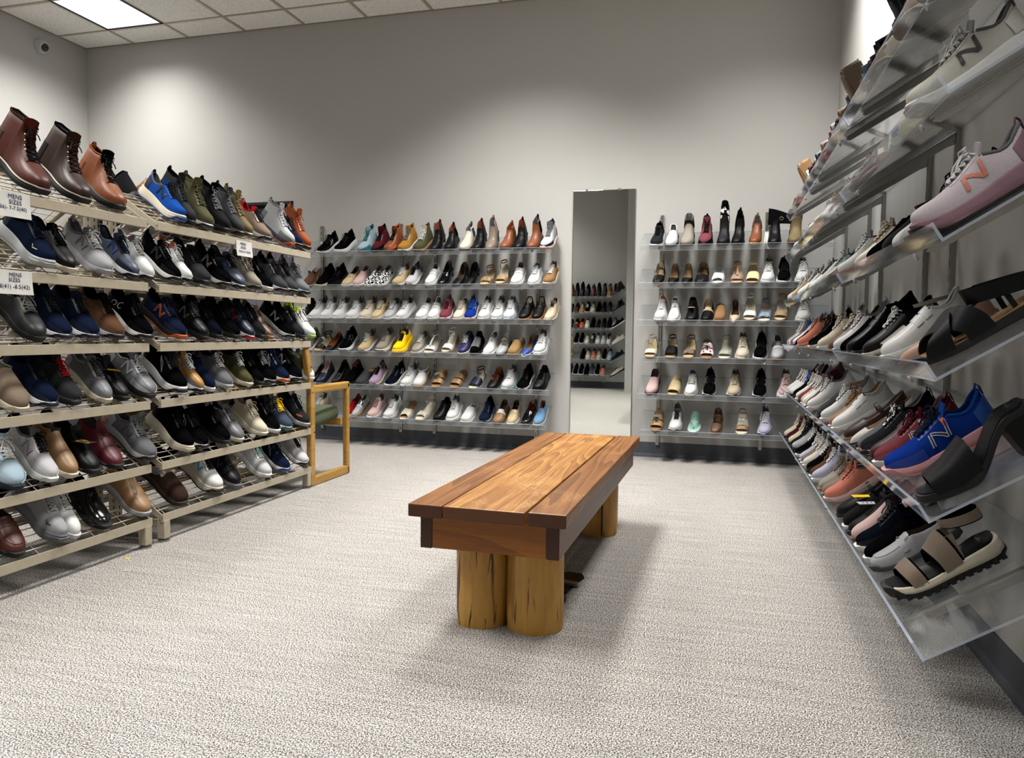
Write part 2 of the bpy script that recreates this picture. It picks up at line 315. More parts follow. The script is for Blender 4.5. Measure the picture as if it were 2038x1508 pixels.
# baseboards
BBM = M('slate', 'rubber'); HEX['base'] = '5d6068'; BBM = M('base', 'rubber')
def bboard(name, a, b, n):     # cove base along a wall, n = into the room
    pr = [(0, 0), (.013, 0), (.011, .012), (.005, .03), (.004, .118), (0, .12)]
    va = [(a[0]+n[0]*d, a[1]+n[1]*d, z) for d, z in pr]; vb = [(b[0]+n[0]*d, b[1]+n[1]*d, z) for d, z in pr]; k = len(pr)
    return struct(name, MB().add(va+vb, [(i, (i+1) % k, k+(i+1) % k, k+i) for i in range(k)]+[tuple(range(k)), tuple(range(2*k-1, k-1, -1))]), BBM)
bboard('baseboard_back', (DX1+.02, Y1), (X1, Y1), (0, -1)); bboard('baseboard_back', (X0, Y1), (DX0-.02, Y1), (0, -1))
bboard('baseboard_right', (X1, Y0), (X1, Y1), (-1, 0)); bboard('baseboard_left', (X0, Y0), (X0, Y1), (1, 0)); bboard('baseboard_front', (X0, Y0), (-1.52, Y0), (0, 1))
# panelled folding door in the back wall, behind the metal rack
d = struct('door_1', MB().box((DX0, Y1+.10, 0), (DX1, Y1+.14, DZ)), M('black', 'paint'))
dp = MB().box((0, 0, .02), (.098, .02, 2.09)).mesh('door_panel'); HEX['mauvegrey'] = '8a8590'
for k in range(10): put('panel', dp, M('mauvegrey', 'paint'), d, Matrix.Translation((DX1-.018-.1045*(k+1), Y1+.075, 0)) @ Matrix.Rotation(radians(3), 4, 'Z'))
fr = MB().box((DX1-.012, Y1-.004, 0), (DX1+.004, Y1+.1, DZ+.004)).box((DX0-.004, Y1-.004, 0), (DX0+.012, Y1+.1, DZ+.004)).box((DX0, Y1-.004, DZ-.018), (DX1, Y1+.1, DZ+.004))
put('door_frame', fr, M('charcoal', 'paint'), d)
# mirror
t = thing('wall_mirror', 'tall frameless mirror on the back wall between the two shelf banks', 'mirror', (-.908, Y1, .135))
MIR, nt, b = node_mat('mirror_glass'); b.inputs['Metallic'].default_value = 1; b.inputs['Roughness'].default_value = .0; b.inputs['Base Color'].default_value = (.80, .83, .80, 1)
nz = N(nt, 'ShaderNodeTexNoise', i_Scale=2.0); mr = N(nt, 'ShaderNodeMapRange'); mr.inputs['To Min'].default_value = .0; mr.inputs['To Max'].default_value = .012
nt.links.new(nz.outputs['Fac'], mr.inputs['Value']); nt.links.new(mr.outputs[0], b.inputs['Roughness'])
put('glass', MB().box((-.247, -.008, 0), (.247, -.002, 1.985)), MIR, t, bevel=.001)
cp = MB()
for x in (-.14, .12): cp.box((x-.01, -.011, 1.978), (x+.01, 0, 1.994))
cp.box((-.249, -.011, -.004), (.249, 0, .012)); cp.box((.2472, -.009, 0), (.251, 0, 1.985)); cp.box((-.251, -.009, 0), (-.2472, 0, 1.985))
put('clip_frame', cp, M('steel', 'metal'), t)
# camera dome on the side wall
t = thing('security_camera', 'small white dome security camera high on the wall near the ceiling', 'camera', (X0, 5.483, 3.50))
t.rotation_euler = (0, 0, radians(-25))
mb = MB().cyl((0, 0, 0), .062, .03, 24, 'x', .058).cyl((.03, 0, 0), .058, .02, 24, 'x', .045); put('housing', mb.mesh('housing', True), M('white', 'paint'), t)
def ball(c, r, nu=16, nv=10):
    vs = [(c[0]+r*sin(pi*i/nv)*cos(2*pi*j/nu), c[1]+r*sin(pi*i/nv)*sin(2*pi*j/nu), c[2]+r*cos(pi*i/nv)) for i in range(nv+1) for j in range(nu)]
    return MB().add(vs, [(i*nu+j, (i+1)*nu+j, (i+1)*nu+(j+1) % nu, i*nu+(j+1) % nu) for i in range(nv) for j in range(nu)])
put('eyeball', ball((.055, 0, -.012), .046).mesh('eyeball', True), M('white', 'paint'), t)
e = ball((.068, .004, -.018), .038); put('lens', e.mesh('lens', True), M('black', 'patent'), t)
# ------------------------------------------------------------------ footwear: parametric lasts, every type lofted from its own profile
def itp(tab, t):
    if t <= tab[0][0]: return tab[0][1]
    for (a, va), (b, vb) in zip(tab, tab[1:]):
        if t <= b: f = (t-a)/(b-a); return va+(vb-va)*f
    return tab[-1][1]
def sm(x): x = max(0.0, min(1.0, x)); return x*x*(3-2*x)
OUT = dict(r=[(0, 0), (.004, .22), (.015, .40), (.035, .56), (.07, .69), (.12, .77), (.2, .80), (.32, .76), (.45, .79), (.58, .93), (.68, 1), (.77, .985), (.85, .90), (.91, .74), (.95, .58), (.975, .43), (.992, .24), (1, 0)],
           p=[(0, 0), (.004, .22), (.015, .38), (.035, .52), (.07, .63), (.12, .68), (.2, .70), (.32, .66), (.45, .72), (.58, .90), (.66, .96), (.75, .88), (.84, .68), (.91, .47), (.96, .30), (.985, .18), (1, 0)],
           s=[(0, 0), (.004, .24), (.015, .42), (.035, .58), (.07, .70), (.12, .77), (.2, .79), (.32, .77), (.45, .82), (.58, .96), (.68, 1), (.8, .99), (.88, .93), (.94, .80), (.97, .66), (.99, .42), (1, 0)])
class P:
    L = .27; W = .048; sh = (.03, .02); H = 0.0; toe = 'r'; to = .36; pin = .28; lean = .0; vr = .5; flare = .004; spring = .014
    hr = [(0, .066), (.03, .068), (.08, .060), (.16, .044), (.24, .045), (.33, .058), (.4, .068)]
    hv = [(.30, .074), (.36, .072), (.45, .065), (.6, .052), (.75, .043), (.86, .038), (.93, .031), (.97, .023), (.99, .014), (1, .002)]
    wedge = False; bot = 0.0
def mk(**k):
    p = P(); [setattr(p, a, b) for a, b in k.items()]; return p
LOWV = [(.3, .05), (.5, .048), (.62, .043), (.75, .037), (.86, .032), (.93, .026), (.97, .019), (.99, .011), (1, .002)]
BOOTV = [(.30, .15), (.36, .135), (.41, .112), (.46, .092), (.52, .077), (.6, .062), (.75, .050), (.86, .044), (.93, .036), (.97, .027), (.99, .016), (1, .002)]
def shaftv(h): return [(.30, h), (.355, h*.97), (.385, h*.80), (.42, max(.10, h*.55)), (.47, .088), (.54, .073), (.62, .060), (.75, .049), (.86, .043), (.93, .035), (.97, .026), (.99, .015), (1, .002)]
TYPES = dict(
  run=mk(sh=(.034, .024), flare=.006, spring=.018),
  max=mk(sh=(.046, .034), flare=.009, spring=.022, W=.051),
  sneak=mk(sh=(.024, .020), flare=.003, spring=.008, hr=[(0, .060), (.05, .06), (.16, .045), (.24, .045), (.33, .055), (.4, .064)]),
  walk=mk(sh=(.030, .024), flare=.005, spring=.010, W=.051),
  velc=mk(sh=(.028, .022), flare=.004, spring=.010, W=.050),
  oxf=mk(sh=(.024, .012), flare=.004, spring=.010, hr=[(0, .062), (.05, .06), (.16, .05), (.26, .052), (.36, .066)]),
  hikl=mk(sh=(.034, .026), flare=.006, spring=.016, W=.051),
  hike=mk(sh=(.034, .026), flare=.006, spring=.014, W=.051, to=.33, pin=.34, hr=[(0, .118), (.1, .116), (.2, .112), (.33, .122)], hv=[(.28, .128), (.33, .122), (.38, .10), (.43, .085)]+BOOTV[4:]),
  boot=mk(sh=(.036, .026), flare=.006, spring=.012, W=.053, L=.30, to=.34, pin=.38, hr=[(0, .152), (.1, .150), (.2, .150), (.34, .156)], hv=BOOTV),
  chel=mk(sh=(.030, .014), flare=.003, to=.35, pin=.40, hr=[(0, .118), (.15, .108), (.33, .118)], hv=[(.28, .12), (.34, .116), (.38, .098), (.43, .084)]+BOOTV[4:]),
  low=mk(sh=(.028, .022), flare=.004, to=.34, pin=.30, W=.051, hr=[(0, .082), (.08, .078), (.2, .062), (.33, .082)], hv=[(.30, .086), (.36, .080), (.45, .070), (.6, .056), (.75, .046)]+P.hv[5:]),
  rain=mk(sh=(.028, .018), flare=.003, to=.34, pin=.30, W=.052, hr=[(0, .245), (.34, .25)], hv=shaftv(.25)),
  heelb=mk(sh=(.010, .008), H=.052, flare=.002, to=.34, pin=.42, hr=[(0, .112), (.34, .118)], hv=[(.28, .122), (.33, .116), (.37, .10), (.42, .086)]+BOOTV[4:], spring=.006),
  slip=mk(sh=(.026, .020), flare=.003, spring=.008, to=.40, hr=[(0, .060), (.05, .058), (.16, .046), (.26, .046), (.36, .058), (.44, .066)]),
  sliph=mk(sh=(.026, .020), flare=.004, to=.36, pin=.36, hr=[(0, .088), (.1, .082), (.2, .076), (.34, .092)], hv=[(.3, .098), (.36, .09), (.45, .076), (.6, .058), (.75, .046)]+P.hv[5:]),
  loaf=mk(sh=(.024, .014), flare=.003, to=.47, pin=.2, hr=[(0, .054), (.06, .052), (.2, .040), (.35, .042), (.5, .055)], hv=[(.42, .062), (.5, .058), (.6, .049), (.72, .042), (.86, .036)]+P.hv[6:], spring=.008),
  bal=mk(sh=(.012, .006), flare=.001, to=.70, pin=.12, W=.043, toe='p', hr=[(0, .050), (.08, .046), (.3, .032), (.6, .024), (.72, .026)], hv=[(.6, .034), (.72, .033), (.82, .029), (.9, .024), (.95, .018), (.98, .011), (1, .002)], spring=.004),
  pump=mk(sh=(.008, .006), H=.045, flare=.001, to=.64, pin=.12, W=.043, toe='s', hr=[(0, .052), (.08, .048), (.3, .034), (.6, .030), (.66, .034)], hv=[(.6, .042), (.68, .038), (.82, .031), (.9, .026), (.95, .02), (.98, .012), (1, .002)], spring=.003),
  mj=mk(sh=(.018, .012), flare=.002, to=.62, pin=.12, W=.046, hr=[(0, .054), (.08, .050), (.3, .034), (.55, .030), (.66, .034)], hv=[(.55, .044), (.64, .042), (.75, .038), (.86, .033), (.93, .027), (.97, .02), (.99, .012), (1, .002)], spring=.006),
  wedget=mk(sh=(.058, .020), wedge=True, flare=.001, to=.55, pin=.16, W=.044, hr=[(0, .052), (.08, .048), (.3, .036), (.5, .042)], hv=[(.5, .05), (.6, .045), (.75, .038), (.86, .033), (.93, .027), (.97, .02), (.99, .012), (1, .002)], spring=.006),
  clog=mk(sh=(.026, .020), flare=.003, to=.44, pin=.22, W=.050, toe='s', hr=[(0, .006), (.2, .008), (.34, .022), (.46, .062)], hv=[(.38, .066), (.46, .064), (.6, .056), (.75, .048), (.86, .042), (.93, .034), (.97, .025), (.99, .015), (1, .002)], spring=.008),
  open=mk(sh=(.022, .016), flare=.0, spring=.006, W=.048),
  wedge=mk(sh=(.066, .028), wedge=True, flare=.0, spring=.006, W=.047),
  mulh=mk(sh=(.014, .018), H=.080, flare=.0, spring=.006, W=.047, toe='s'),
  sport=mk(sh=(.040, .028), flare=.004, spring=.014, W=.052),
)
def pitch(p, t): return p.H*(1-sm((t-.16)/.46))
def soletop(p, t):
    a, b = p.sh
    return b+(a-b)*(1-sm((t-.1)/.55)) + spring(p, t)*.8 + pitch(p, t)
def spring(p, t): return p.spring*max(0, (t-.72)/.28)**2 + .006*max(0, (.06-t)/.06)
def hw(p, t): return itp(OUT[p.toe], t)*p.W
def cy(p, t): return .010*sin(pi*t)-.004
def S(p, t, v, off=0.0):
    if off:
        a = S(p, t, v); e = .006
        d1 = S(p, min(1, t+e), v)-S(p, max(0, t-e), v); d2 = S(p, t, min(1, v+.02))-S(p, t, max(-1, v-.02))
        n = d1.cross(d2)
        if n.length < 1e-9: return a
        n.normalize()
        if n.dot(Vector((0, v, .25))) < 0: n = -n
        return a+n*off
    w_ = hw(p, t)*.965; av = abs(v); sg = 1 if v >= 0 else -1; a = av*pi/2; h = itp(p.hv, t)
    ya = w_*sin(a)**.78; za = h*max(0, cos(a))**.72; o = sm((p.to+.018-t)/.036)
    if o > 0:
        hr = itp(p.hr, t); vr = p.vr
        if av >= vr:
            s = (1-av)/(1-vr); yo = w_*(1-p.pin*s**1.4+.05*sin(pi*s)); zo = hr*s**.95
        else:
            q = av/vr; wr = w_*(1-p.pin); dep = sm((t-.015)/.03)
            if q > .8: f = (1-q)/.2; yo = wr*(1-.12*f); zo = hr+.0015*sin(pi*f)
            else: f = min(1, (.8-q)/.35); yo = wr*.88*(q/.8)**.7; zo = hr+(.004-hr)*sm(f)*dep
        ya = ya+(yo-ya)*o; za = za+(zo-za)*o
    x = p.L*(.012+.976*t) + p.lean*za*max(0, 1-t/.3) + (.10*za*max(0, 1-t/.12)*(1-za/max(.05, itp(p.hr, 0))) if t < .12 else 0)
    return Vector((x, cy(p, t)+sg*ya, soletop(p, t)-.002+za))
def tlist(p):
    T = [0, .006, .018, .035, .06, .09, .13, .18, .23, .28, .33, .38, .43, .48, .53, .58, .64, .70, .76, .82, .87, .91, .94, .96, .975, .988, 1.0]
    T += [p.to-.03, p.to-.014, p.to-.004, p.to+.008, p.to+.02, p.to+.035]
    T = sorted(T); R = [T[0]]
    for t in T[1:]:
        if t-R[-1] > .0055: R.append(t)
    R[-1] = 1.0
    return R
VN = 14
def upper(p):
    T = tlist(p); V = [i/VN for i in range(-VN, VN+1)]; m = len(V); A = MB(); Bm = MB()
    vs = [S(p, t, v) for t in T for v in V]; fa = []; fb = []
    for i in range(len(T)-1):
        for j in range(m-1):
            q = (i*m+j, (i+1)*m+j, (i+1)*m+j+1, i*m+j+1); vm = (V[j]+V[j+1])/2; tm = (T[i]+T[i+1])/2
            (fb if (abs(vm) < p.vr*.86 and tm < p.to+.004) else fa).append(q)
    def sub(fs):
        used = sorted({i for f in fs for i in f}); mp = {a: b for b, a in enumerate(used)}
        return MB().add([vs[i] for i in used], [tuple(mp[i] for i in f) for f in fs])
    return sub(fa).mesh('upper', True), sub(fb).mesh('lining', True)
def ring(p, sc, zf, n=26, grow=0.0):
    ts = [0.5*(1-cos(pi*i/n)) for i in range(n+1)]; pts = []
    for t in ts: pts.append((t, 1))
    for t in ts[-2:0:-1]: pts.append((t, -1))
    out = []
    for t, s in pts:
        w_ = hw(p, t)*sc; x = p.L*(.5+(t-.5)*(sc if sc <= 1 else 1)); 
        nx = -1 if t < .03 else (1 if t > .97 else 0)
        out.append((x+grow*nx, cy(p, t)+s*(w_+(grow if 0 < t < 1 else 0)), zf(t)))
    return out
def loft(rings, cap=True):
    n = len(rings[0]); mb = MB(); vs = [q for r in rings for q in r]
    fs = [(i*n+j, (i+1)*n+j, (i+1)*n+(j+1) % n, i*n+(j+1) % n) for i in range(len(rings)-1) for j in range(n)]
    mb.add(vs, fs)
    if cap:
        m = n//2
        for b0, rev in ((0, False), ((len(rings)-1)*n, True)):
            for i in range(m):      # strip across left/right
                a, b_, c, d = i, i+1, (n-i-1) % n, (n-i) % n
                q = [b0+a, b0+b_, b0+c, b0+d]
                if len(set(q)) < 4: q = list(dict.fromkeys(q))
                if len(q) > 2: mb.f.append(tuple(q if not rev else q[::-1]))
    return mb
def sole(p):
    bz = lambda t: (0 if p.wedge else pitch(p, t))+spring(p, t)
    zt = lambda t: soletop(p, t)+.001
    g = p.flare
    osl = .013 if p is TYPES['sport'] else (.005 if max(p.sh) > .012 else .003)
    R = []
    for f, gr in ((.0, g*.6), (.12, g), (.34, g*.8), (.5, g*.95), (.66, g*.45), (.86, g*.55), (1.0, 0)):
        R.append(ring(p, 1.0, (lambda t, f=f: bz(t)+osl*.8+(zt(t)-bz(t)-osl*.8)*f), grow=gr))
    R.append(ring(p, .93, zt)); mid = loft(R).mesh('midsole', True)
    tb = lambda t: bz(t)+osl+.016*sm((t-.86)/.1)*(1 if max(p.sh) > .02 and not p.wedge else 0)
    R = [ring(p, .93, bz), ring(p, 1.0, lambda t: bz(t)+.001, grow=g*.5), ring(p, 1.0, lambda t: (bz(t)+tb(t))/2, grow=g+.0014), ring(p, 1.0, tb, grow=g+.0012), ring(p, .97, tb)]
    return mid, loft(R).mesh('outsole', True)
def heel(p, base=.9):
    n = 12; ts = [.0+.24*i/n for i in range(n+1)]; R = []
    for k in range(5):
        f = k/4; sc = base+(1-base)*f; row = []
        for t in ts: row.append((p.L*(.008+t*(.86+.14*f)), cy(p, t)+hw(p, t)*sc, f))
        for t in ts[::-1][:-1]: row.append((p.L*(.008+t*(.86+.14*f)), cy(p, t)-hw(p, t)*sc, f))
        R.append([(x, y, f*(pitch(p, x/p.L)+spring(p, x/p.L)+.002)) for x, y, f in row])
    return loft(R).mesh('heel', False)
def patch(p, t0, t1, v0, v1, off=.0018, nt=8, nv=6, th=.0022):
    return MB().slab([[S(p, t0+(t1-t0)*i/nt, v0+(v1-v0)*j/nv, off) for j in range(nv+1)] for i in range(nt+1)], th)
def fixn(mb):      # make slab point outward regardless of build order
    return mb
def laces(p, t0, t1, n, a=.17, r=.0021, bow=True):
    mb = MB(); T = [t0+(t1-t0)*i/(n-1) for i in range(n)]
    for i, t in enumerate(T):
        mb.tube([S(p, t, a*q, .0045+.003*(1-q*q)) for q in (-1, -.5, 0, .5, 1)], r*1.25, 4, flat=.7)
        if i < n-1:
            for s in (-1, 1): mb.tube([S(p, t+(T[i+1]-t)*(q+1)/2, a*q*s, .0055+.0035*(1-q*q)) for q in (-1, -.4, .4, 1)], r, 4)
    if bow:
        c = S(p, T[0]+.01, 0, .011)
        for s in (-1, 1):
            mb.tube([c, c+Vector((.004, s*.012, .012)), c+Vector((.012, s*.024, .010)), c+Vector((.018, s*.022, -.002)), c+Vector((.010, s*.010, -.001)), c], r, 4)
            mb.tube([c, c+Vector((.014, s*.008, .002)), c+Vector((.034, s*.020, -.010)), c+Vector((.044, s*.024, -.020))], r*.9, 4)
    return mb.mesh('laces', True)
def tongue(p, w_=.024, rise=.016, t1=.50):
    rows = []
    for i in range(7):
        f = i/6; t = t1+(p.to-.002-t1)*min(1, f/.75)
        c = S(p, max(p.to+.02, t), 0, .0015); ex = max(0, f-.75)/.25
        if ex > 0:
            d = (S(p, p.to+.02, 0)-S(p, p.to+.10, 0)).normalized(); c = c+d*rise*ex*.8+Vector((0, 0, rise*ex*.8))
        ww = w_*(.75+.25*f)
        rows.append([c+Vector((0, ww*q, -.007*q*q-.0005)) for q in (-1, -.5, 0, .5, 1)])
    return MB().slab(rows, -.005).mesh('tongue', True)
EMB = {
 'N': ([[(0, 0), (.10, 1)], [(.10, 1), (.72, 0)], [(.72, 0), (.84, 1)]], .15),
 'v': ([[(0, .95), (.55, .75), (1, .0)], [(0, .95), (.45, .45), (1, .0)]], .05),
 's': ([[(0, 0), (.45, .35), (1, .45)], [(.1, .25), (.5, .6), (1, .7)], [(.45, 0), (.55, 1)], [(.75, 0), (.9, 1)]], .09),
 'r': ([[(.0, .5), (.1, .75), (.25, .8), (.38, .65), (.38, .4), (.25, .25), (.1, .3), (.0, .5)], [(.85, .75), (.7, .82), (.56, .68), (.56, .4), (.7, .24), (.9, .28)]], .08),
 'c': ([[(0, .3), (.3, .0), (.8, .2), (1, .7), (.8, .95), (.55, .7), (.3, .2)]], .09),
 'b': ([[(0, .8), (.35, .3), (.5, .45), (1, .6)], [(.1, .75), (.38, .22), (1, .55)]], .07)}
def emblem(p, kind, wk=1.0, off=.0022):
    st, wd = EMB[kind]; wd *= wk; out = []
    t0, t1, v0, v1 = (.355, .575, .86, .46) if kind != 'b' else (.70, .82, .80, .52)
    if kind == 'c': t0, t1 = .18, .42
    if kind == 'r': t0, t1, v0, v1 = .17, .40, .92, .50
    for side in (1, -1):
        mb = MB()
        def mp(u, w_):
            u2 = 1-u if side > 0 else u
            return S(p, t0+(t1-t0)*u2, side*(v0+(v1-v0)*w_), off)
        for pl in st:
            for (a, b) in zip(pl, pl[1:]):
                dx, dy = (b[0]-a[0])*1.25, b[1]-a[1]; l = sqrt(dx*dx+dy*dy)
                if kind == 'N' : nx, ny = wd/1.25*.62, 0
                else: nx, ny = -dy/l*wd/2/1.25, dx/l*wd/2
                if kind == 'N' and abs(dx) > .5: nx = wd/1.25*.85
                rows = [[mp(a[0]+(b[0]-a[0])*i/4-nx, a[1]+(b[1]-a[1])*i/4-ny), mp(a[0]+(b[0]-a[0])*i/4+nx, a[1]+(b[1]-a[1])*i/4+ny)] for i in range(5)]
                mb.slab(rows, .0008)
        out.append(mb.mesh('emblem'))
    return out
def band(p, tl, tr, wd, h, th=.0026, z0=0.0, n=12, bulge=0.0, tp=.35, pw=.62):
    rows = []
    for i in range(n+1):
        s = -1+2*i/n; t = tl+(tr-tl)*(s+1)/2; a = s*pi/2; r = []
        for k in (0, .5, 1):
            tt = min(.985, max(.01, t+wd*(k-.5)))
            hh = h*(1-tp*k)+bulge*sin(pi*k)
            zz = soletop(p, tt)-.004+z0+hh*max(0, cos(a))**pw
            r.append(Vector((p.L*tt, cy(p, tt)+(hw(p, tt)*.97)*(abs(sin(a))**.72)*(1 if s > 0 else -1), zz)))
        rows.append(r)
    return MB().slab(rows, th)
def loopstrap(p, z, tb=.02, tf=.30, wd=.010, tilt=.0, n=20, sc=.62):
    cx = p.L*(tb+tf)/2; rx = p.L*(tf-tb)/2; ry = p.W*sc; rows = []
    for i in range(n+1):
        a = 2*pi*i/n; x = cx+rx*cos(a); y = cy(p, .15)+ry*sin(a); zz = z+soletop(p, .15)+tilt*cos(a)
        rows.append([Vector((x, y, zz)), Vector((x, y, zz+wd))])
    return MB().slab(rows, .0022)
def sidestrap(p, t, z, wd=.03, lx=0.0, s=1):
    mb = MB()
    if True:
        y0 = cy(p, t)+s*hw(p, t)*.95; y1 = cy(p, .15)+s*p.W*.62; zb = soletop(p, t)-.003
        rows = [[Vector((p.L*(t+wd*(k-.5))+lx*f, y0+(y1-y0)*f, zb+z*f)) for k in (0, 1)] for f in (0, .35, .7, 1)]
        mb.slab(rows, .0024)
    return mb
MESHC = {}
def merged(*mbs):
    m = MB()
    for x in mbs: m.add(x.v, x.f)
    return m
def shoe_parts(ty, o):
    """list of (part name, mesh, colour role, material kind)"""
    key = (ty, tuple(sorted(o.items()))) if False else (ty, tuple(sorted((k, v if k in ('N', 'hi', 'low', 'lo') else 1) for k, v in o.items())))
    geo = (ty, tuple(sorted(k for k in o if k not in 'o t e w l p big'.split())), 't' in o)
    if geo in MESHC: return MESHC[geo]
    R = []; base = ty
    if ty == 'chel' and 'low' in o: base = 'low'
    if ty == 'slip' and 'hi' in o: base = 'sliph'
    if ty in ('sand', 'slide', 'flip'): base = 'open'
    if ty == 'spsand': base = 'sport'
    if ty == 'mulb': base = 'heelb'
    p = TYPES[base]
    if ty == 'rain' and 'lo' in o: p = mk(**{**p.__dict__, 'hr': [(0, .15), (.34, .155)], 'hv': shaftv(.155)})
    if ty == 'chel' and 'hi' in o: p = mk(**{**p.__dict__, 'hr': [(0, .165), (.15, .155), (.34, .165)], 'hv': shaftv(.165)})
    if ty == 'heelb' and 'hi' in o: p = mk(**{**p.__dict__, 'H': .075})
    if 'hh' in o: p = mk(**{**p.__dict__, 'H': .055, 'sh': (.012, .012)})
    if 'wide' in o: p = mk(**{**p.__dict__, 'W': .053})
    mid, outs = sole(p)
    R.append(('midsole', mid, 'sole', 'foam' if ty in ('run', 'max', 'sneak', 'walk', 'slip', 'velc', 'sport') else 'rubber')); R.append(('outsole', outs, 'out', 'rubber'))
    if p.H > 0: R.append(('heel', heel(p, .82 if ty != 'mulh' else .95), 'out', 'leather'))
    lk = 'knit' if ty in ('run', 'max', 'slip') else ('suede' if ty in ('hike', 'boot', 'hikl', 'clog') else 'leather')
    if ty in ('rain',): lk = 'rubber'
    if base in ('open', 'wedge', 'mulh', 'sport'):
        ft = ring(p, .90, lambda t: soletop(p, t)+.0012); fb = ring(p, .955, lambda t: soletop(p, t)+.0005)
        rim = ring(p, .955, lambda t: soletop(p, t)+.0035+.004*(1-sm((t-.1)/.2)))
        R.append(('footbed', loft([fb, rim, ft]).mesh('footbed', True), 'foot', 'cork' if ty == 'slide' else 'leather'))
        st = []
        if ty == 'slide':
            if 'x' in o: st = [('strap', merged(band(p, .58, .80, .20, .044))), ('strap', merged(band(p, .80, .58, .20, .040)))]
            elif 'cv' in o: st = [('strap', band(p, .66, .66, .40, .052, .004))]
            else: st = [('strap', band(p, .73, .73, .17, .042, .004)), ('strap', band(p, .50, .50, .14, .060, .004))]
            if not ('x' in o or 'cv' in o):
                R.append(('buckle', merged(*[MB().tube([Vector((p.L*tt+dx, -p.W*.55, soletop(p, tt)+hz+dz)) for dx, dz in ((-.012, -.006), (.012, -.008), (.012, .006), (-.012, .008))], .0016, 4, closed=True) for tt, hz in ((.73, .038), (.50, .055))]).mesh('buckle'), 'gold', 'metal'))
        elif ty == 'mulh': st = [('strap', band(p, .69, .69, (.36), .066, .004, tp=.5, pw=.55))]
        elif ty == 'flip':
            c = Vector((p.L*.80, cy(p, .8)-.004, soletop(p, .8)+.004)); mbb = []
            for s in (-1, 1):
                e = Vector((p.L*.46, cy(p, .46)+s*hw(p, .46)*.95, soletop(p, .46)))
                rows = []
                for i in range(9):
                    f = i/8; q = c.lerp(e, f)+Vector((0, 0, .030*sin(pi*min(1, f*.85+.15))))
                    ww = .005+.009*f; rows.append([q+Vector((-ww, 0, 0)), q+Vector((ww, 0, 0))])
                mbb.append(MB().slab(rows, .003))
            st = [('strap', mbb[0]), ('strap', mbb[1]), ('toe_post', MB().cyl(c-Vector((0, 0, .006)), .003, .022, 8))]
        elif ty == 'spsand':
            st = [('toe_strap', band(p, .80, .72, .12, .046, .004, bulge=.003)), ('instep_strap', band(p, .50, .42, .16, .076, .004, bulge=.003)), ('ankle_strap', loopstrap(p, .062, .0, .34, .022, .006, sc=.66)),
                  ('side_strap', sidestrap(p, .36, .064, .09, -.006)), ('side_strap', sidestrap(p, .36, .064, .09, -.006, -1))]
            R.append(('strap_lining', merged(band(p, .80, .72, .155, .043, .002), band(p, .50, .42, .20, .073, .002), loopstrap(p, .059, .006, .334, .029, .006, sc=.62)).mesh('strap_lining', True), 'black', 'knit'))
            tr = MB()
            for i in range(13):
                t = .06+.88*i/12
                for s in (-1, 1):
                    y = cy(p, t)+s*(hw(p, t)+.004); z = spring(p, t); tr.box((p.L*t-.008, y-.004, z-.001), (p.L*t+.004, y+.0028, z+.011))
            R.append(('tread', tr.mesh('tread'), 'black', 'rubber', 'stuff'))
        elif ty == 'wedge':
            st = [('toe_strap', band(p, .74, .74, .17, .042))]
            if True: st += [('ankle_strap', loopstrap(p, .056, .02, .34, .012, .006)), ('side_strap', sidestrap(p, .24, .058, .05)), ('side_strap', sidestrap(p, .24, .058, .05, 0, -1))]
        else:
            if 'cr' in o: st = [('strap', band(p, .82, .64, .09, .040)), ('strap', band(p, .62, .80, .09, .043))]
            elif 'cv' in o: st = [('toe_strap', band(p, .70, .70, .30, .048, .003))]
            elif 'tt' in o:
                c0 = Vector((p.L*.72, cy(p, .7), soletop(p, .7)+.040)); c1 = Vector((p.L*.33, cy(p, .3), soletop(p, .3)+.066))
                st = [('toe_strap', band(p, .80, .76, .07, .036)), ('toe_strap', band(p, .70, .74, .07, .040)), ('t_strap', MB().slab([[c0.lerp(c1, i/6)+Vector((0, -.007, .006*sin(pi*i/6))), c0.lerp(c1, i/6)+Vector((0, .007, .006*sin(pi*i/6)))] for i in range(7)], .0024))]
            elif 'wd' in o: st = [('strap', band(p, .52, .82, .20, .064, .004, tp=.42, pw=.5, n=18)), ('strap', band(p, .82, .50, .20, .070, .004, tp=.42, pw=.5, n=18)), ('heel_strap', loopstrap(p, .034, -.03, .46, .034, .016, sc=.78))]
            else: st = [('toe_strap', band(p, .76, .74, .13, .040, bulge=.004))]
            st += [('ankle_strap', loopstrap(p, .058, .0, .36, .010, .012)), ('side_strap', sidestrap(p, .22, .062, .04)), ('side_strap', sidestrap(p, .22, .062, .04, 0, -1))]
        for nme, mb in st: R.append((nme, mb.mesh(nme, True), 'up', 'leather' if ty not in ('flip',) else 'rubber'))
    else:
        up, li = upper(p)
        R.append(('upper', up, 'up', lk)); R.append(('lining', li, 'lin', 'knit' if ty in ('run', 'max', 'sneak', 'slip', 'hike') else 'leather'))
        laced = ty in ('run', 'max', 'sneak', 'walk', 'oxf', 'hikl', 'hike', 'boot')
        if laced and 'st' not in o:
            tall = ty in ('hike', 'boot')
            R.append(('tongue', tongue(p, .024 if not tall else .027, .020 if not tall else .026, .50), 'tong', 'knit' if ty != 'oxf' else 'leather'))
            a = .2 if not tall else .22
            R.append(('laces', laces(p, p.to+(.012 if not tall else .006), .63 if ty != 'oxf' else .50, 6 if ty != 'oxf' else 4, a, .0025 if ty != 'oxf' else .0014, ty != 'oxf'), 'lace', 'lace'))
            R.append(('eyestay', merged(*[patch(p, p.to+.012, .65 if ty != 'oxf' else .53, s*.19, s*.34, .0014, 8, 3) for s in (1, -1)]).mesh('eyestay', True), 'acc2' if ty in ('walk', 'sneak') else 'up', 'leather'))
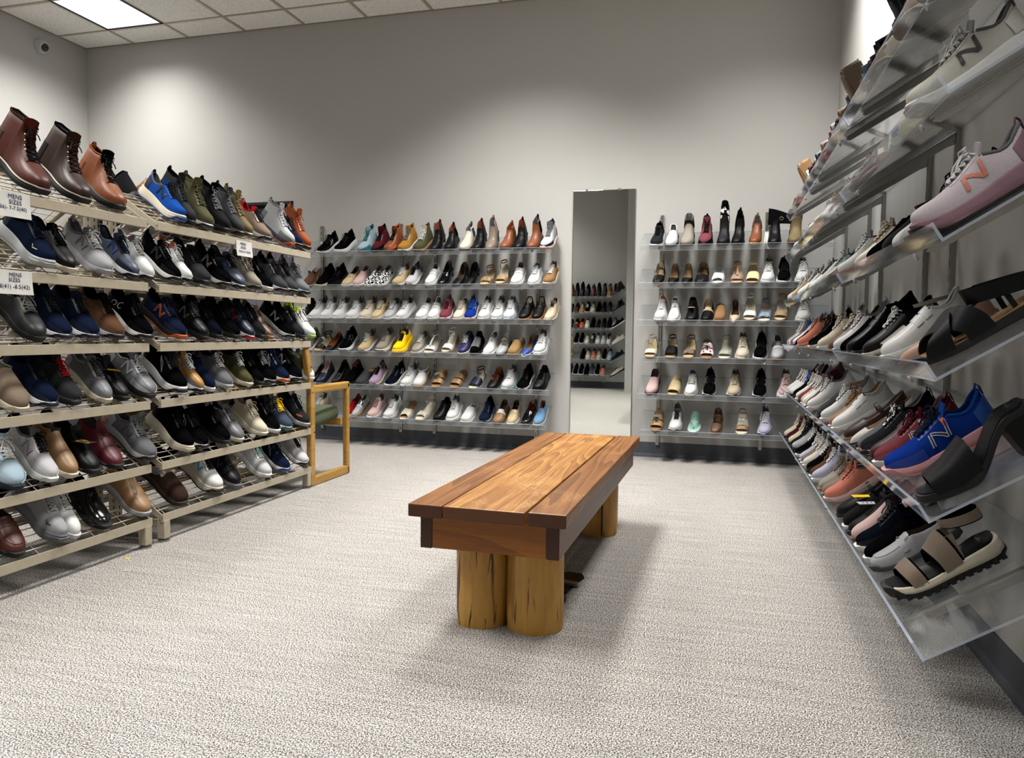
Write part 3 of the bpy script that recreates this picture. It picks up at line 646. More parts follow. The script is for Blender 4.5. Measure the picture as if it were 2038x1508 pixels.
        if ty in ('run', 'max', 'hike', 'hikl', 'walk', 'sneak', 'boot'):
            R.append(('heel_counter', merged(*[patch(p, .004, .16, s*.97, s*(.60 if ty not in ('hike', 'boot') else .74), .0016, 6, 4) for s in (1, -1)]).mesh('heel_counter', True), 'acc', 'leather'))
        if ty in ('run', 'hike', 'hikl', 'walk'):
            R.append(('toe_guard', merged(*[patch(p, .66, .992, s*.985, s*.70, .0014, 9, 3) for s in (1, -1)]).mesh('toe_guard', True), 'acc' if ty != 'run' else 'up', 'leather'))
        if ty in ('run', 'max', 'hike', 'chel', 'heelb') and 'low' not in o:
            q = S(p, .02, .5); zt = q.z; x = p.L*.03
            R.append(('pull_tab', MB().slab([[Vector((x+dx, y, zt+dz)) for y in (-.007, .007)] for dx, dz in ((.004, -.006), (.0, .008), (-.005, .016), (-.008, .008), (-.006, -.012))], .0016).mesh('pull_tab', True), 'acc', 'knit'))
        if laced or ty in ('velc', 'slip'):
            cp_ = [S(p, .018+(p.to-.012-.018)*(i/7)**1.2, p.vr*.93, .0) for i in range(8)]; cm_ = [S(p, .018+(p.to-.012-.018)*(i/7)**1.2, -p.vr*.93, .0) for i in range(8)]
            R.append(('collar', MB().tube(cp_[::-1]+cm_, .0042, 6).mesh('collar', True), 'lin' if ty in ('run', 'max') else 'acc', 'knit'))
        if ty == 'chel': R.append(('elastic_gore', merged(*[patch(p, .14, .30, s*.84, s*.535, .0014, 6, 5) for s in (1, -1)]).mesh('elastic_gore', True), 'acc', 'knit'))
        if ty == 'velc':
            for t0 in (p.to+.02, p.to+.13): R.append(('strap', patch(p, t0, t0+.085, -.62, .62, .0035, 4, 14, .003).mesh('strap', True), 'up', 'leather'))
        if ty == 'loaf':
            R.append(('saddle_strap', patch(p, .55, .62, -.80, .80, .0028, 4, 14, .003).mesh('saddle_strap', True), 'acc', 'leather'))
            R.append(('apron_seam', MB().tube([S(p, t, v, .001) for t, v in ((.50, .40), (.6, .42), (.7, .44), (.8, .44), (.88, .36), (.915, .2), (.925, 0), (.915, -.2), (.88, -.36), (.8, -.44), (.7, -.44), (.6, -.42), (.50, -.40))], .0013, 4).mesh('apron_seam', True), 'up', 'leather'))
            R.append(('vamp_tab', patch(p, p.to+.015, .56, -.34, .34, .002, 5, 8).mesh('vamp_tab', True), 'acc2', 'leather'))
        if 'cn' in o: R.append(('chain', MB().tube([S(p, .585+.012*sin(i*2.2), -.8+.16*i, .006) for i in range(6)], .0022, 5).mesh('chain', True), 'silver', 'metal'))
        if ty == 'mj':
            R.append(('strap', MB().slab([[Vector((p.L*(.40+dx), cy(p, .4)+hw(p, .4)*1.0*sin(a), soletop(p, .4)+.022+.040*cos(a))) for dx in (-.028, .028)] for a in [(-1+2*i/12)*pi/2 for i in range(13)]], .0024).mesh('strap', True), 'up', 'leather'))
            R.append(('buckle', MB().box((p.L*.37, -p.W*.86-.004, soletop(p, .4)+.022), (p.L*.43, -p.W*.86+.001, soletop(p, .4)+.036)).mesh('buckle'), 'silver', 'metal'))
        if ty == 'rain': R.append(('shaft_panel', merged(patch(p, .006, .335, .80, .53, .0022, 8, 5), patch(p, .006, .335, -.80, -.53, .0022, 8, 5), patch(p, p.to+.004, .395, -.62, .62, .0022, 5, 10)).mesh('shaft_panel', True), 'acc', 'suede'))
        if 'st' in o:
            R.append(('strap', patch(p, .42, .52, -.72, .72, .0035, 4, 12, .003).mesh('strap', True), 'up', 'metal')); R.append(('strap', patch(p, .56, .62, -.8, .8, .0035, 4, 12, .003).mesh('strap', True), 'acc', 'leather'))
        if 's2' in o:
            for t0 in (.46, .56): R.append(('strap', patch(p, t0, t0+.05, -.7, .7, .0035, 4, 12, .003).mesh('strap', True), 'up', 'leather'))
        if 'sb' in o: R.append(('heel_strap', loopstrap(p, .045, .0, .5, .014, .012, sc=.75).mesh('heel_strap', True), 'up', 'leather'))
        if 'bg' in o: R.append(('laces', laces(p, .42, .78, 6, .5, .0016, False), 'lace', 'lace'))
        if 'sp' in o: pass
        if 'f' in o:
            pts = []
            if ty == 'clog': pts = [S(p, p.to-.005, -.5+i/12, .004) for i in range(13)]
            else: pts = [S(p, .03+(p.to-.03)*i/6, .5, .003) for i in range(7)]+[S(p, p.to+.02, 0, .004)]+[S(p, .03+(p.to-.03)*(6-i)/6, -.5, .003) for i in range(7)]
            if ty == 'clog': pts = [Vector((q.x, q.y, max(q.z, soletop(p, .4)+.02))) for q in pts]
            R.append(('fur_trim', MB().tube(pts, .011, 8).mesh('fur_trim', True), 'fur', 'suede'))
        if ty == 'mulb':
            fl = MB().slab([[Vector((.075+.02*v_-.03*u, -.05+.20*u, .225-.085*u**1.4-v_*(.125-.075*u))) for v_ in [j/5 for j in range(6)]] for u in [i/8 for i in range(9)]], .014)
            R.append(('folded_shaft', fl.mesh('folded_shaft', True), 'up', 'suede'))
            R.append(('ring_buckle', MB().tube([Vector((.094, .045+.013*cos(a), .150+.013*sin(a))) for a in [2*pi*i/12 for i in range(12)]], .0026, 5, closed=True).mesh('ring_buckle', True), 'gold', 'metal'))
    for k in 'Nvsrcb':
        if k in o and ty in ('run', 'max', 'walk', 'sneak', 'hikl'):
            R += [('emblem', m_, 'em', 'leather') for m_ in emblem(p, k)]
            if k == 'N' and ty == 'run': R += [('emblem_inset', m_, 'up', 'knit') for m_ in emblem(p, 'N', .42, .0028)]
    if 'e' in o: R.append(('lace_loop', merged(*[patch(p, p.to+.02, p.to+.055, s*.36, s*.62, .003, 3, 5) for s in (1, -1)]).mesh('lace_loop', True), 'ee', 'leather'))
    if ty == 'boot':
        R.append(('welt', loft([ring(p, 1.0, lambda t: soletop(p, t)-.001, grow=.006), ring(p, 1.0, lambda t: soletop(p, t)+.003, grow=.005)], False).mesh('welt', True), 'welt', 'leather'))
        hk = MB()
        for i in range(5):
            for s in (-1, 1):
                q = S(p, p.to+.006+.16*i/4, s*.24, .003); hk.add(*(lambda b: (b.v, b.f))(ball(q, .0036, 8, 6)))
        R.append(('lace_hooks', hk.mesh('lace_hooks', True), 'gold', 'metal'))
    if 'g' in o:
        g = o['g']; c = Vector((p.L*.60, -.006, soletop(p, .6)+.072)); sz = .034 if g != 'card' else .042
        M4 = Matrix.Translation(c) @ Matrix.Rotation(radians(-28), 4, 'Y') @ Matrix.Rotation(radians(8), 4, 'Z')
        R.append(('hang_tag', MB().box((-sz*.85, -sz*.62, -.0008), (sz*.85, sz*.62, .0008), M4).mesh('hang_tag'), 'tag', 'plain'))
        if g == 'card':
            pl = [(-.9, -.25), (-.8, .35), (-.45, .5), (-.25, .15), (.05, .45), (.3, .1), (.8, -.05), (.95, -.3), (.8, -.4), (-.8, -.4)]
            R.append(('shoe_outline', MB().tube([M4 @ Vector((x*sz*.7, y*sz*.9, .0012)) for x, y in pl], .0011, 4, closed=True).mesh('shoe_outline'), 'yel', 'plain'))
        elif g in ('white', 'sky', 'teal'):
            mb = MB()
            for i, wl in enumerate((.5, .7, .4)): mb.box((-.5*sz+i*.014, -wl*sz*.5, .0009), (-.5*sz+i*.014+.004, wl*sz*.5, .0013), M4)
            R.append(('print', mb.mesh('print'), 'indigo' if g == 'white' else 'white', 'plain'))
    MESHC[geo] = (p, R)
    return MESHC[geo]
def parse(spec):
    body, _, lab = spec.partition(';'); tk = body.split(); ty = tk[0]; cols = tk[1].split(','); o = {}
    for x in ' '.join(tk[2:]).replace(' ', ',').split(','):
        if not x: continue
        k, _, v = x.partition('='); o[k] = v or 1
    return ty, cols, o, lab
CATN = dict(run='running_shoe', max='running_shoe', sneak='sneaker', walk='walking_shoe', velc='strap_shoe', oxf='lace_up_shoe', hikl='trail_shoe', hike='hiking_boot', boot='lace_up_boot', chel='ankle_boot',
  rain='tall_boot', heelb='heeled_boot', slip='slip_on_shoe', loaf='loafer', bal='ballet_flat', pump='pump_shoe', mj='mary_jane_shoe', wedget='wedge_shoe', clog='clog', sand='sandal', slide='slide_sandal',
  flip='flip_flop', wedge='wedge_sandal', mulh='heeled_mule', mulb='folded_boot', spsand='sport_sandal')
def kindcat(ty):
    return 'boot' if ty in ('hike', 'boot', 'chel', 'rain', 'heelb', 'mulb') else ('sandal' if ty in ('sand', 'slide', 'flip', 'wedge', 'spsand', 'mulh') else 'shoe')
def make_shoe(spec, mtx, label, group, simple=False):
    ty, c, o, _ = parse(spec); p, R = shoe_parts(ty, o)
    up, acc, so, la = c; la = up if la == '-' else la
    dark = lambda k: 'charcoal' if k in ('black', 'dnavy', 'navy', 'charcoal') else ('dgrey' if k in ('dgrey', 'grey') else 'greige')
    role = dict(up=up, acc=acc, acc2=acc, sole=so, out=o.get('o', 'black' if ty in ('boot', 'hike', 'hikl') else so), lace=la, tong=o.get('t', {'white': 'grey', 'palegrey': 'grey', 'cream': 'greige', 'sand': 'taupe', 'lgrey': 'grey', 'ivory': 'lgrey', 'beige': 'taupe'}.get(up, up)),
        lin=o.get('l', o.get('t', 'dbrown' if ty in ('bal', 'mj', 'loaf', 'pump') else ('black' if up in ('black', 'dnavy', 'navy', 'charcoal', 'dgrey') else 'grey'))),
        foot={'sand': 'sand', 'slide': 'tan', 'flip': up, 'wedge': 'cream', 'mulh': 'black', 'spsand': 'black'}.get(ty, 'sand'), gold='gold', silver='silver', black='black', fur=o.get('f', 'brown'), welt=o.get('w', acc),
        ee=o.get('e', up), tag={'card': 'charcoal', 'gold': 'yellow'}.get(o.get('g'), o.get('g') if isinstance(o.get('g'), str) else 'white'), yel='yellow', indigo='indigo', white='white')
    if ty == 'sand' and 'wd' in o: role['foot'] = 'tan'
    if ty == 'sand' and 'wd' not in o and so in ('cream', 'black'): role['foot'] = {'cream': 'cream', 'black': 'dbrown'}[so]
    if ty == 'slide' and so == 'sand' or up == 'white' and ty == 'slide': role['foot'] = up
    for k in 'Nvsrcb':
        if k in o: role['em'] = o[k] if isinstance(o[k], str) else 'white'
    root = link(bpy.data.objects.new(CATN[ty], None)); root.empty_display_size = .03; root.matrix_world = mtx
    tag(root, label, kindcat(ty), group)
    for nme, me, ro, kd, *sf in R:
        if simple and nme in ('eyestay', 'pull_tab', 'tongue', 'outsole', 'toe_guard', 'heel_counter', 'emblem', 'emblem_inset'): continue
        if kd == 'suede' and ty in ('boot', 'hike') and up in ('cognac', 'brown', 'dbrown', 'rbrown'): kd = 'leather'
        if kd == 'leather' and 'p' in o: kd = 'patent'
        if ty in ('sneak',) and nme == 'upper' and so != 'cream': kd = 'leather'
        put(nme, me, M(role[ro], kd), root, kind='stuff' if sf else None)
    if 'x' in o and isinstance(o['x'], str) and ty == 'run':
        a = S(p, .80, -.60, .002); b_ = S(p, .90, -.45, .002); u = (b_-a).normalized(); n = (S(p, .85, -.52, .004)-S(p, .85, -.52)).normalized(); vv = n.cross(u).normalized()
        mt = Matrix(((u.x, vv.x, n.x, a.x), (u.y, vv.y, n.y, a.y), (u.z, vv.z, n.z, a.z+.002), (0, 0, 0, 1)))
        text('lettering', o['x'], .016, M('orange', 'plain'), root, mt)
    return root
ORD = 'first second third fourth fifth sixth seventh eighth ninth tenth eleventh twelfth thirteenth fourteenth fifteenth sixteenth seventeenth eighteenth nineteenth twentieth'.split()
ORD += ['twenty-'+x for x in ORD[:9]]
LEV = ['top', 'second', 'third', 'fourth', 'fifth', 'lowest']
BANKS = {
 'rack': dict(base=(-2.42, 0), out=(1, 0), along=(0, 1), tilt=34, z=[1.445, 1.17, .905, .65, .367, .127], off=0.0, sc=1.06),
 'left': dict(base=(0, 5.727), out=(0, -1), along=(1, 0), tilt=31.4, z=[1.607, 1.327, 1.048, .770, .490, .213], off=.007, sc=.96),
 'mid': dict(base=(0, 5.727), out=(0, -1), along=(1, 0), tilt=31.4, z=[1.607, 1.327, 1.048, .770, .490, .213], off=.007, sc=.96),
 'right': dict(base=(.46, 0), out=(-1, 0), along=(0, 1), tilt=32.5, z=[1.775, 1.49, 1.181, .882, .571, .261], off=.007, sc=.98),
 'front': dict(base=(0, -1.193), out=(0, 1), along=(1, 0), tilt=31.4, z=[1.607, 1.327, 1.048, .770, .490, .213], off=.007, sc=.96),
 'jog': dict(base=(-1.777, 0), out=(-1, 0), along=(0, 1), tilt=31.4, z=[1.607, 1.327, 1.048, .770, .490, .213], off=.007, sc=.96),
 'rear': dict(base=(-2.985, 0), out=(-1, 0), along=(0, 1), tilt=34, z=[1.445, 1.17, .905, .65, .367, .127], off=0.0, sc=1.06)}
def place(bank, lev, pos, spec, label, group, yaw=0.0, simple=False, g=.012, gap=.2):
    B = BANKS[bank]; t = radians(B['tilt']); o = Vector((*B['out'], 0)); a = Vector((*B['along'], 0)); up = Vector((0, 0, 1))
    xa = (o*cos(t)-up*sin(t)); za = (o*sin(t)+up*cos(t)); base = Vector((*B['base'], B['z'][lev]))+a*pos
    ty, c, op, _ = parse(spec); p, _r = shoe_parts(ty, op); s = B['sc']*(1.14 if 'big' in op else 1)
    sy = s*max(.72, min(1.0, gap/(2.06*(p.W+p.flare)*s)))
    toe = base-xa*g+za*(B['off']+.0005)
    R = Matrix.Rotation(radians(yaw), 3, za); xd = R @ xa; yd = za.cross(xd)
    org = toe-xd*(p.L*s)
    m = Matrix(((xd.x*s, yd.x*sy, za.x*s, org.x), (xd.y*s, yd.y*sy, za.y*s, org.y), (xd.z*s, yd.z*sy, za.z*s, org.z), (0, 0, 0, 1)))
    return make_shoe(spec, m, label, group, simple)
# ------------------------------------------------------------------ clear acrylic wall shelves
STEEL = M('steel', 'metal')
def wall_shelf(bank, lev, a0, a1, depth, label, group, std=()):
    B = BANKS[bank]; t = radians(B['tilt']); o = Vector((*B['out'], 0)); al = Vector((*B['along'], 0)); up = Vector((0, 0, 1))
    xa = o*cos(t)-up*sin(t); za = o*sin(t)+up*cos(t); base = Vector((*B['base'], B['z'][lev]))
    def mt(pos): org = base+al*pos; return Matrix(((xa.x, al.x, za.x, org.x), (xa.y, al.y, za.y, org.y), (xa.z, al.z, za.z, org.z), (0, 0, 0, 1)))
    r = link(bpy.data.objects.new('acrylic_shelf', None)); r.matrix_world = mt((a0+a1)/2); tag(r, label, 'shelf', group)
    ln = (a1-a0)/2; D = depth/cos(t); th = .0065
    # faces (big sides) and polished edges are separate pieces: the edges catch the light
    pl = MB().add([(-D, -ln, th), (-D, ln, th), (0, ln, th), (0, -ln, th)], [(3, 2, 1, 0)][::1]).add([(-D, -ln, 0), (-D, ln, 0), (0, ln, 0), (0, -ln, 0)], [(0, 1, 2, 3)])
    put('shelf_plate', pl, ACR, r)
    lip = MB().add([(0, -ln, th), (0, ln, th), (0, ln, .046), (0, -ln, .046)], [(3, 2, 1, 0)]).add([(th, -ln, 0), (th, ln, 0), (th, ln, .046), (th, -ln, .046)], [(0, 1, 2, 3)])
    put('front_lip', lip, ACR, r)
    ed = MB()
    for s in (-1, 1):
        y = s*ln
        ed.add([(-D, y, 0), (th, y, 0), (th, y, th), (-D, y, th)], [(0, 1, 2, 3)]).add([(0, y, th), (th, y, th), (th, y, .046), (0, y, .046)], [(0, 1, 2, 3)])
    ed.add([(0, -ln, .046), (0, ln, .046), (th, ln, .046), (th, -ln, .046)], [(0, 1, 2, 3)]).add([(-D, -ln, 0), (-D, ln, 0), (-D, ln, th), (-D, -ln, th)], [(0, 1, 2, 3)])
    ed.add([(0, -ln, 0), (th, -ln, 0), (th, ln, 0), (0, ln, 0)], [(0, 1, 2, 3)])
    put('polished_edge', ed, ACE, r)
    for y in std:
        yy = y-(a0+a1)/2
        if abs(yy) > ln: continue
        Dw = (depth+.002)/cos(t)
        bk = MB()
        hgt = .022 if bank != 'right' else .030
        vs = [(-.03, -.0022, -.0015), (-Dw, -.0022, -.0015), (-Dw, -.0022, -hgt*1.5), (-Dw*.82, -.0022, -hgt), (-.03, -.0022, -hgt*.72), (-.016, -.0022, -hgt*.36)]
        k = len(vs); bk.add(vs+[(x, .0022, z) for x, _, z in vs], [tuple(range(k)), tuple(range(2*k-1, k-1, -1))]+[(i, k+i, k+(i+1) % k, (i+1) % k) for i in range(k)])
        bk.box((-Dw, -.010, -.0035), (-.02, .010, -.0008))
        bb = put('bracket', bk, STEEL, r, Matrix.Translation((0, yy, 0)))
        sc = MB()
        for u in (.90, .97): sc.cyl((-Dw*u, -.006, -hgt*.75), .0042, .012, 10, 'y')
        put('screw', sc, STEEL, bb)
    for y in ((.18, .82) if bank == 'right' else (.2, .8)):
        yy = (y-.5)*2*ln; put('bumper', MB().cyl((.004, yy, -.009), .009 if bank == 'right' else .004, .006, 12, 'x').mesh('bumper', True), M('silver', 'rubber'), r)
    return r
def standard(bank, y, z0, z1, label, wallpos):
    B = BANKS[bank]; o = Vector((*B['out'], 0)); al = Vector((*B['along'], 0))
    r = link(bpy.data.objects.new('wall_standard', None))
    w_ = Vector((wallpos if bank in ('right', 'jog') else 0, wallpos if bank not in ('right', 'jog') else 0, 0))+al*y
    r.matrix_world = Matrix(((o.x, al.x, 0, w_.x), (o.y, al.y, 0, w_.y), (0, 0, 1, 0), (0, 0, 0, 1))); tag(r, label, 'shelf standard', 'slotted wall standards')
    m = MB().box((.0, -.0125, z0), (.004, .0125, z1)).box((.004, -.0125, z0), (.016, -.0095, z1)).box((.004, .0095, z0), (.016, .0125, z1)).box((.013, -.0095, z0), (.016, -.003, z1)).box((.013, .003, z0), (.016, .0095, z1))
    n = int((z1-z0)/.05); 
    for i in range(n+1): z = z0+i*.05; m.box((.013, -.003, z), (.016, .003, min(z1, z+.022)))
    put('channel', m, STEEL, r)
ODD = [0]
LEFT_U = [(-3.60, -2.506), (-2.490, -1.282)]; MID_U = [(-.585, .78)]; RIGHT_U = [(1.79, 3.11), (3.13, 4.40), (4.42, 5.55)]
L_STD = [-3.42, -2.655, -2.341, -1.44]; M_STD = [-.448, .33]; R_STD = [2.02, 2.98, 3.34, 4.20, 4.56, 5.35]
JIT = [0, .012, .012, -.03, 0, -.02]
for lev in range(6):
    for i, (a, b_) in enumerate(LEFT_U):
        wall_shelf('left', lev, a, b_+(JIT[lev] if i else 0), .257, '%s clear acrylic shelf %s, slotted standards behind' % (LEV[lev], ['close to chair', 'beside mirror'][i]), 'clear shelves between chair and mirror', L_STD)
    for i, (a, b_) in enumerate(MID_U):
        wall_shelf('mid', lev, a-JIT[lev], b_, .257, '%s clear acrylic shelf on back wall near the room corner' % LEV[lev], 'clear shelves between mirror and corner', M_STD)
    for i, (a, b_) in enumerate(RIGHT_U):
        wall_shelf('right', lev, a, b_, .34, '%s clear acrylic shelf on side wall, %s section' % (LEV[lev], ['near end', 'middle', 'far corner'][i]), 'clear shelves on the side wall', R_STD)
for i, x in enumerate(L_STD): standard('left', x, .10, 1.90, 'slotted steel standard on back wall, %s from chair' % ORD[i], Y1)
for i, x in enumerate(M_STD): standard('mid', x, .10, 1.905, 'slotted steel standard on back wall, %s past mirror' % ORD[i], Y1)
for i, x in enumerate(R_STD): standard('right', x, .10, 2.10, 'slotted steel standard on side wall, %s from near end' % ORD[i], X1)
# shelves on the wall behind the viewer, seen in the mirror
for lev in range(6):
    wall_shelf('front', lev, -2.95, -1.80, .257, '%s clear shelf on wall behind viewer, seen in mirror' % LEV[lev], 'clear shelves behind viewer', (-2.75, -1.98))
    wall_shelf('jog', lev, -1.17, -.74, .257, '%s clear shelf on return wall behind viewer' % LEV[lev], 'clear shelves on return wall behind viewer', ())
for i, x in enumerate((-2.75, -1.98)): standard('front', x, .10, 1.90, 'slotted steel standard behind viewer, %s from corner' % ORD[1-i], Y0)
# ------------------------------------------------------------------ metal gondola rack
RP = M('rackpaint', 'paint'); RZ = [1.43, 1.155, .89, .635, .352, .112]; TL = radians(34)
def rack(y0, y1, label):
    t = thing('shoe_rack', label, 'rack', (0, 0, 0), group='beige metal shoe racks'); 
    xm = -2.70
    for y in (y0+.03, (y0+y1)/2, y1-.03) if False else (y0+.022, y1-.022):
        u = MB().box((xm-.022, y-.018, .0), (xm+.022, y+.018, 1.50)); pst = put('upright', u, RP, t, bevel=.002)
        sl = MB()
        for i in range(44):
            z = .10+i*.032
            for yy in (-.0182, .0178): sl.box((xm+.004, y+yy, z), (xm+.009, y+yy+.0006, z+.016))
            sl.box((xm+.0218, y-.003, z), (xm+.0224, y+.003, z+.016))
        put('slots', sl, M('black', 'plain'), pst, kind='stuff')
    for s in (1, -1):       # both faces of the double sided rack
        for lev, z in enumerate(RZ):
            xf = xm+s*.28; D = .25; dz = D*tan(TL); ex = s
            def P3(d, y, h): # d inward distance, h above plane
                return (xf-ex*d*1.0, y, z+d*tan(TL)+h)
            rail = MB(); x_ = xf
            rail.box((min(x_, x_+ex*.004), y0, z-.018), (max(x_, x_+ex*.004), y1, z+.020)).box((min(x_, x_-ex*.016), y0, z-.018), (max(x_, x_-ex*.016), y1, z-.014)).box((min(x_, x_-ex*.012), y0, z+.004), (max(x_, x_-ex*.012), y1, z+.008))
            put('front_rail', rail, RP, t, bevel=.0015)
            for y in (y0+.002, y1-.006):
                a = MB(); pr = [P3(.002, 0, -.018), P3(.002, 0, .012), P3(D, 0, .012), P3(D, 0, -.020), P3(D*.96, 0, -.034)]
                k = len(pr); a.add([(p[0], y, p[2]) for p in pr]+[(p[0], y+.004, p[2]) for p in pr], [tuple(range(k)), tuple(range(2*k-1, k-1, -1))]+[(i, (i+1) % k, k+(i+1) % k, k+i) for i in range(k)])
                iy = .004 if y < (y0+y1)/2 else -.018
                a.add([P3(.0, y+iy, -.018), P3(.0, y+iy+.018, -.018), P3(D, y+iy+.018, -.020), P3(D, y+iy, -.020)], [(0, 1, 2, 3)])
                put('side_arm', a, RP, t)
            wr = MB(); n = 9
            for i in range(n): d = .012+i*(D-.02)/(n-1); wr.tube([P3(d, y0+.006, .001), P3(d, y1-.006, .001)], .0024, 4)
            m_ = 15
            for i in range(m_): y = y0+.04+(y1-y0-.08)*i/(m_-1); wr.tube([P3(.004, y, -.0035), P3(D, y, -.0035)], .0019, 4)
            put('wire_deck', wr, RP, t, kind='stuff')
            bar = MB(); c = P3(D+.004, 0, -.012); bar.box((c[0]-.004, y0, c[2]-.022), (c[0]+.004, y1, c[2]+.010)); put('back_bar', bar, RP, t)
            if lev < 5:
                yb = (y0+y1)/2-.12
                b_ = MB(); a0 = P3(.04, yb, -.008); a1 = P3(D, yb, -.012)
                b_.add([a0, (a0[0], yb+.022, a0[2]), (a1[0], yb+.022, a1[2]), a1, (a0[0], yb, a0[2]-.010), (a0[0], yb+.022, a0[2]-.010), (a1[0], yb+.022, a1[2]-.034), (a1[0], yb, a1[2]-.034)], [(0, 1, 2, 3), (7, 6, 5, 4), (0, 4, 5, 1), (1, 5, 6, 2), (2, 6, 7, 3), (3, 7, 4, 0)])
                put('bracket', b_, RP, t)
        for y in (y0+.005, y1-.045):
            xa, xb = sorted((xm+s*.285, xm+s*.245))
            put('leg', MB().box((xa, y, .014), (xb, y+.040, RZ[5]-.012)), RP, t, bevel=.003)
            put('foot', MB().cyl(((xa+xb)/2, y+.02, 0), .026, .007, 20).cyl(((xa+xb)/2, y+.02, .007), .007, .008, 10).mesh('foot'), STEEL, t)
            put('base_rail', MB().box((min(xa, xm)+.006, y+.010, .07), (max(xb, xm)-.006, y+.030, .098)), RP, t)
        if s == 1: put('brace_rod', MB().tube([(xf-.05, y1-.05, RZ[4]-.01), (xf-.03, y1-.03, RZ[5]+.02)], .003, 6), RP, t)
rack(1.455, 2.735, 'near section of beige double-sided metal shoe rack')
rack(2.80, 4.085, 'far section of beige double-sided metal shoe rack, by the chair')
# handwritten size cards clipped to the rails
def card(y, z, w_, h, lines, label, rot=0):
    t = thing('size_card', label, 'sign', (-2.4135, y, z)); t.rotation_euler = (0, 0, 0)
    rows = [[Vector((.0005+.006*(v**2), -w_/2+w_*u, h/2-h*v)) for u in (0, .33, .66, 1)] for v in (0, .3, .6, 1)]
    put('card', MB().slab(rows, .0006), M('paper', 'plain'), t)
    for txt, sz, yy, xx in lines:
        v = .5-yy/h; m = Matrix(((0, 0, 1, .0018+.006*v*v), (1, 0, 0, xx), (0, 1, 0, yy), (0, 0, 0, 1)))
        text('lettering', txt, sz, M('indigo' if sz > .015 else 'dgrey', 'plain'), t, m, .0002, space=.9)
card(2.085, 1.405, .145, .090, [('MENS', .022, .028, .012), ('SIZES', .022, .008, .012), ('(36)- 7-7.5(40)', .019, -.013, .0)], 'white handwritten size card on top rail of near rack section')
card(2.085, 1.132, .145, .085, [('MENS', .020, .026, .005), ('SIZES', .020, .008, .0), ('8(41) -8.5(42)', .0215, -.016, .0)], 'white handwritten size card on second rail of near rack section')
card(3.42, 1.398, .135, .080, [('MENS', .019, .024, -.01), ('SIZES', .019, .005, -.01), ('9(42.5)-9.5(43)', .0165, -.016, .0)], 'white handwritten size card on top rail of far rack section')
# ------------------------------------------------------------------ timber bench
BT = Matrix.Translation((-.6505, 3.012, 0)) @ Matrix.Rotation(radians(-1.05), 4, 'Z')
t = thing('timber_bench', 'long worn timber bench with plank top on log feet, standing on the carpet', 'bench'); t.matrix_world = BT
TOPW = wood_mat('bench_top', '46290f', '7f511f', 'a67a3c', (15, .8, 15), 16.0, .42, wear='b9965f', end='472811'); EDGW = wood_mat('bench_edge', '3a1f0b', '653c14', '85572a', (15, .8, 15), 12.0, .42, wear='a47a48', end='3a1d0c'); SIDEW = wood_mat('bench_side', '34190c', '55301a', '6a4020', (14, 1.0, 14), 5.0, .4, end='381c0d')
ENDW = wood_mat('bench_end', '4e2a0a', '784510', '8f5818', (1.0, 14, 12), 5.0, .38); LOGW = wood_mat('bench_log', '7d5824', 'ad803a', 'c5994e', (9, 9, 1.2), 3.0, .45, log=True)
hl = .895
for x0, x1, dz in ((-.252, -.139, 0), (-.1355, .1255, 0), (.1345, .252, .0015)):
    put('plank', MB().box((x0, -hl+random.uniform(-.002, .002), .399), (x1, hl, .440+dz)), TOPW if x0 < -.1 and x1 > 0 else EDGW, t, bevel=.004)
for x in (-.225, .185): put('side_rail', MB().box((x, -hl+.035, .293), (x+.040, hl-.035, .399)), SIDEW, t, bevel=.003)
for y in (-hl+.036, hl-.076): put('end_rail', MB().box((-.1845, y, .295), (.1845, y+.040, .399)), ENDW, t, bevel=.002)
for i, (x, y, r) in enumerate(((-.083, -.655, .088), (.100, -.650, .093), (-.088, .585, .088), (.098, .580, .092))):
    R = []
    for k in range(7):
        z = .29*k/6; row = []
        for j in range(28):
            a = 2*pi*j/28; rr = r*(1+.03*sin(2*a+i)+.018*sin(5*a+i*2+z*9)-.02*(z/.29)-(.04 if k == 0 else 0)); row.append((x+rr*cos(a), y+rr*sin(a), z+(0 if k else 0)))
        R.append(row)
    n = 28; mb = MB().add([q for r_ in R for q in r_], [(a*n+j, a*n+(j+1) % n, (a+1)*n+(j+1) % n, (a+1)*n+j) for a in range(6) for j in range(n)]+[tuple(range(n-1, -1, -1)), tuple(range(6*n, 7*n))])
    put('log_foot', mb.mesh('log_foot', True), LOGW, t)
    if i in (3,): put('crack', MB().box((x+.028, y-r-.001, .01), (x+.033, y-r+.020, .28)), M('black', 'plain'), t)
# foot measuring device lying under the bench
t = thing('foot_measure', 'black metal foot measuring device lying under the bench', 'measuring device', (-.60, 2.62, .0), radians(-12))
pl = MB(); pts = [(-.06, .0), (-.055, .28), (-.03, .32), (.03, .32), (.055, .28), (.06, 0)]
k = len(pts); pl.add([(x, y, .001) for x, y in pts]+[(x, y, .005) for x, y in pts], [tuple(range(k-1, -1, -1)), tuple(range(k, 2*k))]+[(i, (i+1) % k, k+(i+1) % k, k+i) for i in range(k)]); put('plate', pl, M('black', 'metal'), t)
cup = [[Vector(((.048)*cos(a)+.045, (.048)*sin(a)+.0, z)) for z in (.002, .030)] for a in [pi*(-.85+1.7*i/14) for i in range(15)]]
put('heel_cup', MB().slab(cup, .004).mesh('heel_cup', True), M('black', 'metal'), t)
put('slider', MB().box((-.075, .16, .005), (.075, .185, .018)), M('steel', 'metal'), t, bevel=.002)
